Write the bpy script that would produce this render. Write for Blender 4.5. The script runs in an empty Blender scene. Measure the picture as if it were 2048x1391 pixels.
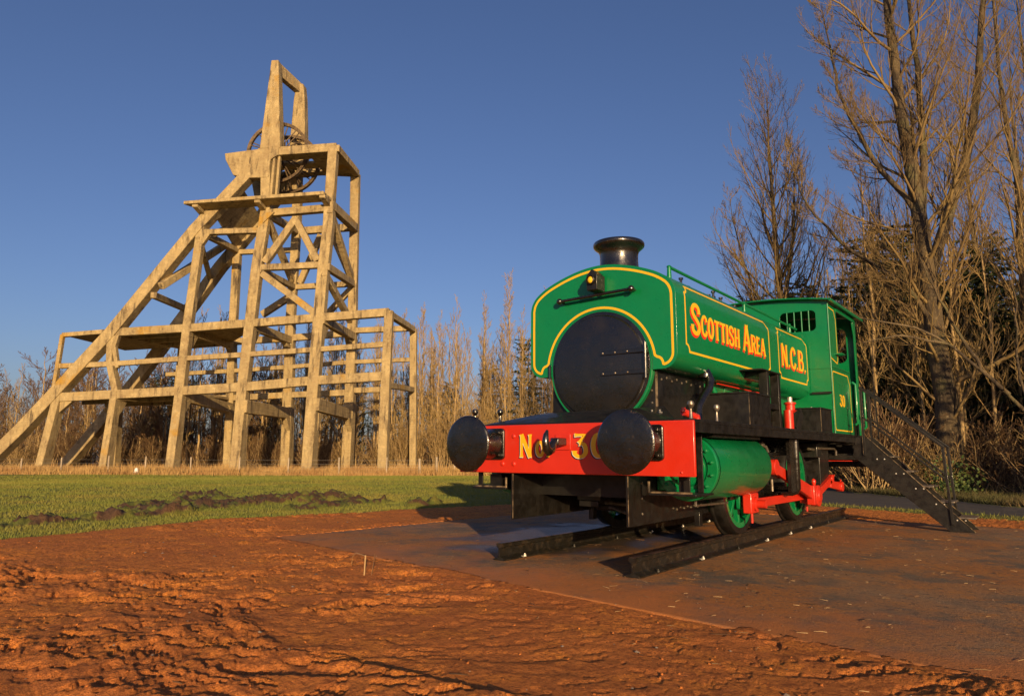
import bpy, bmesh, math, random
import numpy as np
from mathutils import Vector, Matrix, Euler

S = bpy.context.scene
COL = S.collection
R = math.radians

# ---------------------------------------------------------------- camera
cam_data = bpy.data.cameras.new('camera')
cam = bpy.data.objects.new('camera', cam_data)
COL.objects.link(cam)
cam_data.sensor_width = 36.0
cam_data.lens = 24.98
cam_data.clip_start = 0.05
cam_data.clip_end = 3000
YAW, PITCH, ROLL = R(37.43), R(8.524), R(0.162)
fw = Vector((-math.sin(YAW) * math.cos(PITCH), math.cos(YAW) * math.cos(PITCH), math.sin(PITCH)))
rt = fw.cross(Vector((0, 0, 1))).normalized()
up = rt.cross(fw)
rt2 = rt * math.cos(ROLL) + up * math.sin(ROLL)
up2 = -rt * math.sin(ROLL) + up * math.cos(ROLL)
mw = Matrix((rt2, up2, -fw)).transposed().to_4x4()
mw.translation = (3.722, -5.667, 1.03)
cam.matrix_world = mw
S.camera = cam
CAMX, CAMY = 3.722, -5.667

# ---------------------------------------------------------------- sky, sun, exposure
SUN_AZ, SUN_EL = 132.5, 10.3          # azimuth clockwise from +Y of the direction TOWARDS the sun
w = bpy.data.worlds.new('World')
S.world = w
w.use_nodes = True
nt = w.node_tree
nt.nodes.clear()
sky = nt.nodes.new('ShaderNodeTexSky')
sky.sky_type = 'NISHITA'
sky.sun_disc = False
sky.sun_elevation = R(SUN_EL)
sky.sun_rotation = R(SUN_AZ)
sky.altitude = 100
sky.air_density = 1.0
sky.dust_density = 1.5
sky.ozone_density = 3.6
bg = nt.nodes.new('ShaderNodeBackground')
bg.inputs['Strength'].default_value = 0.10
wo = nt.nodes.new('ShaderNodeOutputWorld')
tint = nt.nodes.new('ShaderNodeMix'); tint.data_type = 'RGBA'; tint.blend_type = 'MULTIPLY'
tint.inputs['Factor'].default_value = 1.0
tint.inputs['B'].default_value = (1.0, .84, .96, 1)        # the cold violet blue of a clear winter sky
nt.links.new(sky.outputs['Color'], tint.inputs['A'])
nt.links.new(tint.outputs['Result'], bg.inputs['Color'])
nt.links.new(bg.outputs['Background'], wo.inputs['Surface'])

sd = bpy.data.lights.new('sun', 'SUN')
sd.energy = 5.0
sd.angle = R(0.55)
sd.color = (1.0, 0.70, 0.36)
sun = bpy.data.objects.new('sun', sd)
COL.objects.link(sun)
to_sun = Vector((math.sin(R(SUN_AZ)) * math.cos(R(SUN_EL)), math.cos(R(SUN_AZ)) * math.cos(R(SUN_EL)), math.sin(R(SUN_EL))))
sun.rotation_euler = to_sun.to_track_quat('Z', 'Y').to_euler()
sun.location = to_sun * 60

S.view_settings.view_transform = 'Standard'
S.view_settings.look = 'None'
S.view_settings.exposure = 0.30
S.view_settings.gamma = 1.0
S.view_settings.use_curve_mapping = False

# ---------------------------------------------------------------- helpers
def tag(o, label=None, cat=None, group=None, kind=None):
    if label: o['label'] = label
    if cat: o['category'] = cat
    if group: o['group'] = group
    if kind: o['kind'] = kind
    return o

def thing(name, label, cat, loc=(0, 0, 0), group=None, rz=0.0):
    o = bpy.data.objects.new(name, None)
    COL.objects.link(o)
    o.location = loc
    o.rotation_euler = (0, 0, rz)
    o.empty_display_size = 0.3
    return tag(o, label, cat, group)

def attach(o, parent, world=True):
    """parent a mesh whose coordinates are world ones (or local ones when world=False)"""
    o.parent = parent
    if world and parent.type == 'EMPTY':
        m = Matrix.Translation(parent.location) @ Euler(parent.rotation_euler).to_matrix().to_4x4()
        o.matrix_parent_inverse = m.inverted()
    return o

class MB:
    """collects shapes for one mesh object"""
    def __init__(self):
        self.v, self.f = [], []
    def add(self, vs, fs, M=None):
        n = len(self.v)
        if M is not None:
            vs = [M @ Vector(p) for p in vs]
        self.v += [tuple(p) for p in vs]
        self.f += [tuple(i + n for i in f) for f in fs]
        return self
    def box(self, x0, x1, y0, y1, z0, z1, M=None):
        vs = [(x0, y0, z0), (x1, y0, z0), (x1, y1, z0), (x0, y1, z0), (x0, y0, z1), (x1, y0, z1), (x1, y1, z1), (x0, y1, z1)]
        return self.add(vs, [(0, 3, 2, 1), (4, 5, 6, 7), (0, 1, 5, 4), (1, 2, 6, 5), (2, 3, 7, 6), (3, 0, 4, 7)], M)
    def bar(self, a, b, wd, dp, up=(0, 0, 1)):
        """rectangular bar from a to b: dp measured towards 'up', wd across"""
        a, b = Vector(a), Vector(b)
        t = (b - a).normalized()
        s = t.cross(Vector(up)).normalized()
        u = s.cross(t)
        vs = []
        for p in (a, b):
            for i, j in ((-1, -1), (1, -1), (1, 1), (-1, 1)):
                vs.append(p + s * i * wd / 2 + u * j * dp / 2)
        return self.add(vs, [(0, 3, 2, 1), (4, 5, 6, 7), (0, 1, 5, 4), (1, 2, 6, 5), (2, 3, 7, 6), (3, 0, 4, 7)])
    def loft(self, rings, caps=True):
        n = len(rings[0])
        vs = [p for r in rings for p in r]
        fs = []
        for k in range(len(rings) - 1):
            for i in range(n):
                j = (i + 1) % n
                fs.append((k * n + i, k * n + j, (k + 1) * n + j, (k + 1) * n + i))
        if caps:
            fs.append(tuple(range(n - 1, -1, -1)))
            fs.append(tuple((len(rings) - 1) * n + i for i in range(n)))
        return self.add(vs, fs)
    def tube(self, pts, r, n=10, caps=True):
        pts = [Vector(p) for p in pts]
        rr = r if isinstance(r, (list, tuple)) else [r] * len(pts)
        rings = []
        pa = None
        for i, p in enumerate(pts):
            if i == 0: t = pts[1] - pts[0]
            elif i == len(pts) - 1: t = pts[-1] - pts[-2]
            else: t = (pts[i + 1] - p).normalized() + (p - pts[i - 1]).normalized()
            t.normalize()
            if pa is None:
                pa = t.orthogonal().normalized()
            a = (pa - t * pa.dot(t)).normalized()
            pa = a
            b = t.cross(a)
            rings.append([p + (a * math.cos(2 * math.pi * k / n) + b * math.sin(2 * math.pi * k / n)) * rr[i] for k in range(n)])
        return self.loft(rings, caps)
    def lathe(self, prof, org, axis=(0, 0, 1), n=32, a0=0.0, a1=360.0):
        """prof: (radius, distance along axis) pairs"""
        ax = Vector(axis).normalized()
        a = ax.orthogonal().normalized()
        if abs(ax.z) < .5: a = (Vector((0, 0, 1)) - ax * ax.z).normalized()
        b = ax.cross(a)
        org = Vector(org)
        vs, fs = [], []
        full = abs(a1 - a0) >= 359.9
        m = n if full else n + 1
        for r_, h in prof:
            for k in range(m):
                th = R(a0 + (a1 - a0) * k / n)
                vs.append(org + ax * h + (a * math.cos(th) + b * math.sin(th)) * r_)
        for i in range(len(prof) - 1):
            for k in range(n):
                j = (k + 1) % m
                fs.append((i * m + k, i * m + j, (i + 1) * m + j, (i + 1) * m + k))
        return self.add(vs, fs)
    def dome(self, c, r, axis=(0, 0, 1), h=None, n=10, m=3):
        h = h if h is not None else r
        prof = [(r * math.cos(math.pi / 2 * k / m) if k < m else 0.0005, h * math.sin(math.pi / 2 * k / m)) for k in range(m + 1)]
        return self.lathe(prof, c, axis, n)
    def prism(self, poly, M, t):
        """poly in local XY, extruded 0..t along local Z"""
        n = len(poly)
        vs = [(p[0], p[1], 0) for p in poly] + [(p[0], p[1], t) for p in poly]
        fs = [tuple(range(n - 1, -1, -1)), tuple(range(n, 2 * n))] + [(i, (i + 1) % n, n + (i + 1) % n, n + i) for i in range(n)]
        return self.add(vs, fs, M)
    def build(self, name, m, parent=None, smooth=40, bevel=0, seg=2, label=None):
        me = bpy.data.meshes.new(name)
        me.from_pydata(self.v, [], self.f)
        bm = bmesh.new(); bm.from_mesh(me)
        bmesh.ops.recalc_face_normals(bm, faces=bm.faces)
        bm.to_mesh(me); bm.free()
        if m: me.materials.append(m)
        if smooth:
            for p in me.polygons: p.use_smooth = True
            me.set_sharp_from_angle(angle=R(smooth))
        o = bpy.data.objects.new(name, me)
        COL.objects.link(o)
        if bevel:
            b = o.modifiers.new('bevel', 'BEVEL'); b.width = bevel; b.segments = seg; b.limit_method = 'ANGLE'; b.angle_limit = R(35)
            b.harden_normals = False
        if parent: attach(o, parent)
        if label: o['label'] = label
        return o

def YZ(x):      # local X -> world Y, local Y -> world Z, local Z -> world X  (faces sideways)
    return Matrix(((0, 0, 1, x), (1, 0, 0, 0), (0, 1, 0, 0), (0, 0, 0, 1)))
def XZ(y):      # local X -> world X, local Y -> world Z, local Z -> world -Y (faces the front)
    return Matrix(((1, 0, 0, 0), (0, 0, -1, y), (0, 1, 0, 0), (0, 0, 0, 1)))

def plate(name, outer, holes, t, M, m, parent=None, bevel=0, label=None):
    """flat plate with holes: t thick along local Z, starting at local 0"""
    cu = bpy.data.curves.new(name, 'CURVE'); cu.dimensions = '2D'; cu.fill_mode = 'BOTH'; cu.extrude = t / 2
    for poly in [outer] + list(holes):
        sp = cu.splines.new('POLY'); sp.points.add(len(poly) - 1)
        for i, p in enumerate(poly): sp.points[i].co = (p[0], p[1], 0, 1)
        sp.use_cyclic_u = True
    tmp = bpy.data.objects.new(name, cu)
    me = bpy.data.meshes.new_from_object(tmp)
    bpy.data.objects.remove(tmp); bpy.data.curves.remove(cu)
    me.transform(M @ Matrix.Translation((0, 0, t / 2)))
    bm = bmesh.new(); bm.from_mesh(me)
    bmesh.ops.remove_doubles(bm, verts=bm.verts, dist=1e-5)
    bmesh.ops.recalc_face_normals(bm, faces=bm.faces)
    bm.to_mesh(me); bm.free()
    me.name = name
    me.materials.clear(); me.materials.append(m)
    for p in me.polygons: p.use_smooth = True
    me.set_sharp_from_angle(angle=R(35))
    o = bpy.data.objects.new(name, me); COL.objects.link(o)
    if bevel:
        b = o.modifiers.new('bevel', 'BEVEL'); b.width = bevel; b.segments = 2; b.limit_method = 'ANGLE'; b.angle_limit = R(35)
    if parent: attach(o, parent)
    if label: o['label'] = label
    return o

def rrect(x0, x1, y0, y1, r, n=5):
    pts = []
    for cx, cy, a in ((x1 - r, y0 + r, -90), (x1 - r, y1 - r, 0), (x0 + r, y1 - r, 90), (x0 + r, y0 + r, 180)):
        for k in range(n + 1):
            th = R(a + 90 * k / n)
            pts.append((cx + r * math.cos(th), cy + r * math.sin(th)))
    return pts

def np_mesh(name, V, F, m, smooth=False, k=4):
    """V (n,3) array, F (m,k) array"""
    me = bpy.data.meshes.new(name)
    V = np.ascontiguousarray(V, dtype=np.float32); F = np.ascontiguousarray(F, dtype=np.int32)
    me.vertices.add(len(V)); me.vertices.foreach_set('co', V.ravel())
    me.loops.add(F.size); me.loops.foreach_set('vertex_index', F.ravel())
    me.polygons.add(len(F))
    me.polygons.foreach_set('loop_start', np.arange(0, F.size, F.shape[1], dtype=np.int32))
    me.polygons.foreach_set('loop_total', np.full(len(F), F.shape[1], dtype=np.int32))
    if smooth: me.polygons.foreach_set('use_smooth', np.ones(len(F), dtype=bool))
    me.update(calc_edges=True)
    if m: me.materials.append(m)
    return me

def link_mesh(name, me, parent=None, world=True):
    o = bpy.data.objects.new(name, me); COL.objects.link(o)
    if parent: attach(o, parent, world)
    return o

# ---------------------------------------------------------------- materials
def mat(name, col, rough=.5, metal=0.0, coat=0.0, var=(), bump=(), rvar=None, spec=None, coords='Object', stretch=(1, 1, 1), trans=0.0):
    """var: (noise scale, colour, low, high[, stretch]) layers mixed over the base; bump: (noise scale, height in m[, stretch])"""
    m = bpy.data.materials.new(name); m.use_nodes = True
    n = m.node_tree; b = n.nodes['Principled BSDF']
    b.inputs['Base Color'].default_value = (*col, 1)
    b.inputs['Roughness'].default_value = rough
    b.inputs['Metallic'].default_value = metal
    if coat: b.inputs['Coat Weight'].default_value = coat; b.inputs['Coat Roughness'].default_value = .12
    if spec is not None: b.inputs['Specular IOR Level'].default_value = spec
    tc = n.nodes.new('ShaderNodeTexCoord')
    def noise(sc, st=(1, 1, 1), det=6, ro=.6, off=0):
        mp = n.nodes.new('ShaderNodeMapping'); mp.inputs['Scale'].default_value = st; mp.inputs['Location'].default_value = (off, off * .7, off * .3)
        n.links.new(tc.outputs[coords], mp.inputs['Vector'])
        t = n.nodes.new('ShaderNodeTexNoise'); t.inputs['Scale'].default_value = sc; t.inputs['Detail'].default_value = det; t.inputs['Roughness'].default_value = ro
        n.links.new(mp.outputs['Vector'], t.inputs['Vector'])
        return t.outputs['Fac']
    def ramp(src, lo, hi):
        r_ = n.nodes.new('ShaderNodeMapRange'); r_.inputs['From Min'].default_value = lo; r_.inputs['From Max'].default_value = hi
        n.links.new(src, r_.inputs['Value']); return r_.outputs['Result']
    last = None
    for i, L in enumerate(var):
        st = L[4] if len(L) > 4 else (1, 1, 1)
        fac = ramp(noise(L[0], st, off=3.7 * i + 1), L[2], L[3])
        mx = n.nodes.new('ShaderNodeMix'); mx.data_type = 'RGBA'
        n.links.new(fac, mx.inputs['Factor'])
        if last is None: mx.inputs['A'].default_value = (*col, 1)
        else: n.links.new(last, mx.inputs['A'])
        mx.inputs['B'].default_value = (*L[1], 1)
        last = mx.outputs['Result']
    if last is not None: n.links.new(last, b.inputs['Base Color'])
    if rvar:
        rr = n.nodes.new('ShaderNodeMapRange'); rr.inputs['From Min'].default_value = .35; rr.inputs['From Max'].default_value = .65
        rr.inputs['To Min'].default_value = rvar[1]; rr.inputs['To Max'].default_value = rvar[2]
        n.links.new(noise(rvar[0], off=9), rr.inputs['Value']); n.links.new(rr.outputs['Result'], b.inputs['Roughness'])
    prev = None
    for i, L in enumerate(bump):
        st = L[2] if len(L) > 2 else (1, 1, 1)
        bp = n.nodes.new('ShaderNodeBump'); bp.inputs['Strength'].default_value = 1.0; bp.inputs['Distance'].default_value = L[1]
        n.links.new(noise(L[0], st, off=5.1 * i + 2), bp.inputs['Height'])
        if prev is not None: n.links.new(prev, bp.inputs['Normal'])
        prev = bp.outputs['Normal']
    if prev is not None:
        n.links.new(prev, b.inputs['Normal'])
        if coat: pass
    return m

M = {}
M['green'] = mat('green_paint', (.0008, .180, .055), .30, coat=.55, var=[(2.2, (.001, .155, .048), .4, .75), (14, (.005, .14, .043), .62, .8)], bump=[(1.3, .012), (4, .003), (60, .0004)], rvar=(6, .26, .42))
M['red'] = mat('red_paint', (.56, .026, .010), .38, coat=.35, var=[(3, (.50, .022, .009), .4, .7)], bump=[(50, .0005), (5, .003)], rvar=(8, .3, .5))
M['yellow'] = mat('yellow_lining', (.78, .44, .012), .45, var=[(9, (.78, .42, .012), .4, .7)], bump=[(60, .0003)])
M['red_letter'] = mat('red_letter_shade', (.72, .03, .008), .45, bump=[(60, .0003)])
M['dark_letter'] = mat('dark_letter_shade', (.02, .02, .022), .4)
M['white_letter'] = mat('white_letter_edge', (.75, .72, .66), .45)
M['black'] = mat('black_paint', (.0065, .0055, .0048), .24, coat=.8, var=[(5, (.014, .0105, .007), .45, .75), (34, (.06, .045, .03), .66, .76)], bump=[(6, .004), (26, .0022), (70, .0010)], rvar=(9, .16, .42), spec=.6)
M['black_matt'] = mat('dull_black_paint', (.0045, .0037, .0031), .40, coat=.25, var=[(4, (.010, .007, .0045), .5, .75), (25, (.024, .017, .011), .66, .78)], bump=[(30, .001), (6, .003)], rvar=(12, .38, .68))
M['buffer'] = mat('chipped_black_paint', (.0055, .0048, .0042), .22, coat=.7, var=[(6, (.012, .010, .007), .45, .7), (22, (.055, .04, .026), .67, .72)], bump=[(7, .008), (20, .006), (60, .002)], rvar=(10, .14, .4), spec=.6)
M['steel'] = mat('worn_steel', (.30, .26, .21), .38, metal=.8, var=[(20, (.12, .08, .05), .5, .7)], bump=[(60, .0008)])
M['rim'] = mat('worn_edge', (.34, .25, .15), .42, metal=.4, var=[(14, (.05, .04, .03), .4, .6)])
M['rail_side'] = mat('rail_paint', (.010, .009, .007), .38, coat=.3, var=[(9, (.05, .034, .02), .52, .75), (35, (.16, .11, .07), .64, .75)], bump=[(30, .002)], rvar=(12, .3, .6))
M['rail_top'] = mat('rail_head_worn', (.13, .075, .06), .42, metal=.3, var=[(10, (.02, .018, .015), .45, .6)], bump=[(30, .001)])
M['bolt_white'] = mat('galvanised_bolt', (.62, .60, .56), .4, metal=.5, var=[(30, (.3, .2, .12), .5, .7)])
M['amber'] = mat('amber_lens', (.9, .55, .02), .12, coat=1.0)
M['concrete'] = mat('weathered_concrete', (.42, .315, .150), .9,
    var=[(.30, (.30, .215, .105), .42, .60), (1.5, (.48, .37, .185), .48, .66), (1.3, (.17, .12, .062), .48, .68, (1.6, 1.6, .34)), (4.5, (.34, .26, .13), .45, .62), (1.0, (.095, .068, .040), .555, .68, (2.2, 2.2, .40)), (.33, (.38, .215, .03), .60, .70), (16, (.50, .39, .21), .60, .72)],
    bump=[(1.1, .05, (.4, .4, 6)), (2.6, .05, (.2, .2, 2.4)), (9, .035), (28, .015)])
M['wheel_iron'] = mat('rusty_iron', (.15, .10, .05), .62, metal=.2, var=[(4, (.05, .032, .02), .4, .65)], bump=[(20, .004)])
M['post'] = mat('weathered_post', (.46, .38, .28), .85, var=[(9, (.28, .22, .15), .4, .7, (1, 1, .15))], bump=[(20, .006, (1, 1, .1))])
M['wire'] = mat('fence_wire', (.25, .23, .2), .5, metal=.6)
M['bark_hero'] = mat('grey_green_bark', (.115, .082, .042), .9, var=[(3, (.045, .032, .020), .42, .58, (1, 1, .3)), (1.1, (.12, .115, .045), .52, .72), (.7, (.20, .15, .085), .55, .7, (1, 1, .5)), (12, (.22, .17, .10), .58, .72)], bump=[(9, .06, (1, 1, .22)), (30, .02, (1, 1, .4))])
M['twig_hero'] = mat('olive_twigs', (.24, .165, .062), .85, var=[(.8, (.15, .095, .042), .4, .65)])
M['bark_tan'] = mat('tan_bark', (.40, .28, .13), .9, var=[(2, (.25, .17, .08), .45, .65)], bump=[(10, .02, (1, 1, .3))])
M['twig_tan'] = mat('tan_twigs', (.36, .25, .095), .88, var=[(.3, (.25, .155, .062), .42, .62)])
M['twig_red'] = mat('russet_twigs', (.15, .085, .036), .88, var=[(.3, (.10, .055, .028), .42, .62)])
M['twig_brown'] = mat('brown_twigs', (.115, .066, .03), .9, var=[(.3, (.20, .115, .045), .45, .62)])
M['needles'] = mat('dark_needles', (.038, .058, .018), .8, var=[(.7, (.08, .072, .022), .45, .65)])
M['verge'] = mat('shaded_verge_weeds', (.060, .060, .014), .8, var=[(1.2, (.11, .075, .03), .42, .62)])
M['leaves'] = mat('undergrowth_leaves', (.045, .080, .015), .7, var=[(1.5, (.11, .12, .02), .5, .65)])
M['straw'] = mat('dry_grass', (.44, .28, .10), .85, var=[(.25, (.33, .18, .065), .42, .6), (2, (.52, .35, .14), .55, .7)])
M['grass_blade'] = mat('lawn_blades', (.145, .165, .020), .7, var=[(.5, (.22, .19, .03), .45, .65)])
M['litter'] = mat('leaf_litter', (.11, .055, .025), .9, var=[(6, (.2, .11, .045), .5, .65)])
M['twig_loose'] = mat('pale_stalk', (.42, .28, .13), .8)
M['white_bag'] = mat('white_plastic', (.75, .75, .72), .5)
M['brick_red'] = mat('red_oxide', (.5, .10, .05), .6)

# ---------------------------------------------------------------- ground
def _hash(ix, iy, seed):
    h = (ix.astype(np.int64) * 374761393 + iy.astype(np.int64) * 668265263 + seed * 974634777) & 0xFFFFFFFF
    h = ((h ^ (h >> 13)) * 1274126177) & 0xFFFFFFFF
    h = (h ^ (h >> 16)) & 0xFFFFFF
    return h / float(0xFFFFFF)
def vnoise(x, y, seed=0):
    ix, iy = np.floor(x), np.floor(y)
    fx, fy = x - ix, y - iy
    fx = fx * fx * fx * (fx * (fx * 6 - 15) + 10); fy = fy * fy * fy * (fy * (fy * 6 - 15) + 10)
    a, b = _hash(ix, iy, seed), _hash(ix + 1, iy, seed)
    c, d = _hash(ix, iy + 1, seed), _hash(ix + 1, iy + 1, seed)
    return (a + (b - a) * fx) * (1 - fy) + (c + (d - c) * fx) * fy
def fbm(x, y, sc, oct=4, seed=0, gain=.5):
    v = 0; a = 1; t = 0
    for o in range(oct):
        v = v + a * vnoise(x / sc * 2 ** o + 17.3 * o, y / sc * 2 ** o - 9.1 * o, seed + o); t += a; a *= gain
    return v / t
def sstep(x, a, b):
    t = np.clip((x - a) / (b - a), 0, 1); return t * t * (3 - 2 * t)

def base_z(x, y):
    d = np.hypot(x - 0, y - 3)
    return -.5 * sstep(d, 20., 46.) + .35 * sstep(y - .2 * x, 30, 60) * sstep(x, -25, 0)

def lawn_edge(x, y):     # >0 inside the lawn
    e = np.interp(y, [-30, -2.2, .4, 4.7, 9, 14, 22], [-6.2, -6.5, -7.0, -6.1, -5.0, -4.5, -4.5])
    return e - x
def path_lo(x): return np.interp(x, [-14, -6, -1, 2.7, 14], [38, 21, 11.1, 9.4, 7.2])
def path_hi(x): return np.interp(x, [-14, -6, -1, 2.7, 14], [42, 26, 16.4, 12.6, 9.9])

PAD = [(-4.25, -.25), (9.5, -2.55), (9.5, 6.6), (-3.75, 7.6)]
CHURN = [(-8.31, -1.62, 1.0, .5), (-8.4, -.6, .9, .5), (-8.6, .37, .8, .6), (-9.3, 1.3, .9, .6), (-10.2, 2.1, 1.2, 1), (-9.4, 2.6, .9, 1), (-10.3, 4.1, 1.0, .9), (-10.5, 5.1, 1.1, .8), (-8.9, 4.4, .8, .8),
         (-7.77, 3.24, .7, .7), (-8.2, 4.55, .8, .8), (-6.9, 5.2, .7, .5), (-12.2, 3.6, .9, .5), (-13.5, 4.0, .9, .5), (-13.4, 5.4, .9, .4), (-15.8, 2.0, 1.0, .3), (-15.2, 0.8, 1.2, .3), (-14.3, 2.9, .8, .3),
         (-8.2, -2.6, .9, .5), (-8.0, -4.0, 1.0, .5), (-8.0, -5.6, 1.0, .5)]
def churn(x, y):
    n = fbm(x, y, .9, 4, 60); n2 = fbm(x, y, .25, 3, 65)
    m = 0 * x
    for cx, cy, r_, s_ in CHURN:
        # each patch is stretched along the sand's edge (roughly +Y)
        q = np.exp(-(((x - cx) / (r_ * .55)) ** 2 + ((y - cy) / (r_ * 1.25)) ** 2)) * s_
        m = np.maximum(m, q)
    return sstep(m * (.10 + 1.15 * n + .85 * n2), .30, .46)

def sand_relief(x, y):
    wx = x + .55 * (fbm(x, y, 1.4, 3, 5) - .5); wy = y + .55 * (fbm(x, y, 1.4, 3, 9) - .5)
    h = .045 * (fbm(x, y, 1.9, 3, 1) - .5)
    # raked ridges that run along the slab's edge, with steep scarps
    ca, sa = math.cos(R(-14)), math.sin(R(-14))
    u_ = wx * ca + wy * sa; v_ = -wx * sa + wy * ca
    amp = sstep(x, -3.4, .2) * sstep(-y, -.2, .8) * .9 + .25
    rdg = 1 - np.abs(2 * fbm(u_ * .22, v_, .42, 3, 21) - 1)
    h += amp * .016 * (rdg ** 3 - .3)
    amp = amp * (.45 + .55 * sstep(fbm(x, y, 1.6, 2, 73), .42, .6))
    st = fbm(u_ * .3 + 40, v_, .9, 2, 31) * 5.0
    fr = st - np.floor(st)
    brk = sstep(fbm(x, y, .5, 3, 33), .40, .56)
    h += amp * .030 * (.25 + .75 * brk) * (sstep(fr, 0, .88) - sstep(fr, .90, 1.0))
    st2 = fbm(u_ * .6 + 10, v_ + 7, .55, 3, 35) * 6.0; fr2 = st2 - np.floor(st2)
    h += .012 * sstep(fbm(x, y, .8, 2, 37), .38, .6) * (fr2 - sstep(fr2, .88, 1.0))
    # crumbs and clods
    crumb = sstep(fbm(x, y, .9, 3, 41), .42, .60)
    c1 = sstep(fbm(x, y, .085, 3, 43), .52, .76)
    c2 = sstep(fbm(x, y, .22, 3, 47), .56, .78)
    h += crumb * (.010 * c1 + .009 * c2)
    h += (.25 + .75 * crumb) * (.013 * (1 - np.abs(2 * fbm(x, y, .11, 4, 45, .66) - 1)) ** 2 + .009 * (1 - np.abs(2 * fbm(x, y, .05, 3, 46, .6) - 1)))
    h += .006 * (fbm(x, y, .03, 2, 51) - .5)
    h += (.15 + .85 * crumb) * .013 * sstep(fbm(x, y, .055, 3, 53, .6), .50, .62)
    pits = sstep(fbm(x, y, .33, 3, 57), .63, .76)
    flat = sstep(fbm(x * .75, y, 1.25, 3, 71), .47, .60)          # trodden, almost level patches
    h = .045 * (fbm(x, y, 1.9, 3, 1) - .5) * .8 + (h - .045 * (fbm(x, y, 1.9, 3, 1) - .5)) * (.80 - .66 * flat)
    h -= .012 * (1 - flat) * pits * (.5 + .5 * c1)
    cr_, sr_ = math.cos(R(34)), math.sin(R(34)); pu = wx * cr_ + wy * sr_; pv = -wx * sr_ + wy * cr_
    zone_ = sstep(fbm(x, y, 1.2, 2, 58), .38, .58)
    h -= .030 * zone_ * (1 - .8 * flat) * sstep(fbm(pu * .38, pv, .17, 4, 59, .6), .595, .63)
    h -= .020 * (1 - .7 * flat) * sstep(fbm(pu * .5 + 30, pv, .07, 3, 61, .6), .62, .67)
    return h

def pad_sd(x, y):
    """signed distance to the slab, positive inside"""
    d = np.full_like(x, 1e9)
    n = len(PAD)
    for i in range(n):
        ax, ay = PAD[i]; bx, by = PAD[(i + 1) % n]
        ex, ey = bx - ax, by - ay; L = math.hypot(ex, ey)
        d = np.minimum(d, (ex * (y - ay) - ey * (x - ax)) / L)
    return d

def ground_z(x, y):
    x = np.asarray(x, float); y = np.asarray(y, float)
    z = base_z(x, y)
    le = lawn_edge(x, y) + .35 * (fbm(x, y, .8, 3, 3) - .5)
    sand = sstep(-le, -.25, .25) * (1 - sstep(y - path_lo(x) + .5, -.3, .3))
    near = 1 - sstep(np.hypot(x - CAMX, y - CAMY), 14, 40)
    z = z + sand * sand_relief(x, y) * (.35 + .65 * (1 - sstep(y, 5, 9)))
    z = z + (1 - sand) * near * (.03 * (fbm(x, y, .5, 4, 77) - .5) + .05 * (fbm(x, y, 3., 2, 79) - .5))
    c = churn(x, y)
    z = z + c * (.03 + .34 * (fbm(x, y, .30, 4, 83, .62) - .38) + .10 * (fbm(x, y, .08, 2, 85) - .5))
    p = (y - path_lo(x) - .35) * (path_hi(x) - y)
    z = z - .03 * sstep(p, 0, .5)
    pd = pad_sd(x, y)
    lip = .012 * sstep(fbm(x, y, .5, 3, 91), .4, .7)
    z = np.where(pd > .06 + lip * 4, -.10, np.where(pd > -.12, np.minimum(z, .012 + lip) * .6, z))
    return z

def zone_of(x, y):
    """0 lawn, 1 sand, 2 gravel path, 3 woodland floor, 4 rough grass"""
    wob = .45 * (fbm(x, y, .8, 3, 3) - .5)
    fine = .18 * (fbm(x, y, .16, 3, 13) - .5)
    z = np.zeros(x.shape, int)
    le = lawn_edge(x, y) + wob + fine
    plo, phi = path_lo(x), path_hi(x)
    z[le <= 0] = 1
    # a few tufty islands of grass in the sand's margin
    z[(y - plo + .55 + wob + fine > 0) & (x > -14)] = 0
    z[(y - plo - .15 + fine * .6 > 0) & (y < phi + fine) & (x > -13.8)] = 2
    z[(y > phi + .9 + wob * 2) & (x > -30) & (y > 9)] = 3
    wd = (x - OW[0]) * WV[0] + (y - OW[1]) * WV[1]
    z[(wd > -4.2 + wob * 1.6 + 2. * (fbm(x, y, 2.5, 2, 19) - .5)) & (x < -22 - .0 * y)] = 4
    z[(wd > 13) & (x < -14)] = 3
    return z

OW = (-47.47, 25.63)                       # headframe origin, its axes UV (along the front) and WV (to the back)
UA = R(32.76)
UV = (math.cos(UA), math.sin(UA)); WV = (-math.sin(UA), math.cos(UA))

NA, NR = 920, 540
ang = np.concatenate([np.linspace(-2.55, -.66, 60, endpoint=False), np.linspace(-.66, .66, NA), np.linspace(.66, 2.55, 61)[1:]])
rad = np.concatenate([[.25, .6, 1.1, 1.6, 2.1], np.geomspace(2.5, 62, NR), np.geomspace(64, 900, 40)])
AA, RR = np.meshgrid(ang, rad)
GX = CAMX + RR * (-np.sin(YAW - AA)); GY = CAMY + RR * np.cos(YAW - AA)
GZ = ground_z(GX, GY)
nr_, na_ = GX.shape
VV = np.stack([GX, GY, GZ], -1).reshape(-1, 3)
idx = np.arange(nr_ * na_).reshape(nr_, na_)
FF = np.stack([idx[:-1, :-1], idx[:-1, 1:], idx[1:, 1:], idx[1:, :-1]], -1).reshape(-1, 4)
cx_ = VV[FF[:, 0], 0] * .5 + VV[FF[:, 2], 0] * .5; cy_ = VV[FF[:, 0], 1] * .5 + VV[FF[:, 2], 1] * .5
ZN = zone_of(cx_, cy_)
keep = pad_sd(cx_, cy_) < .5
CH = churn(VV[:, 0], VV[:, 1])

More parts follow.
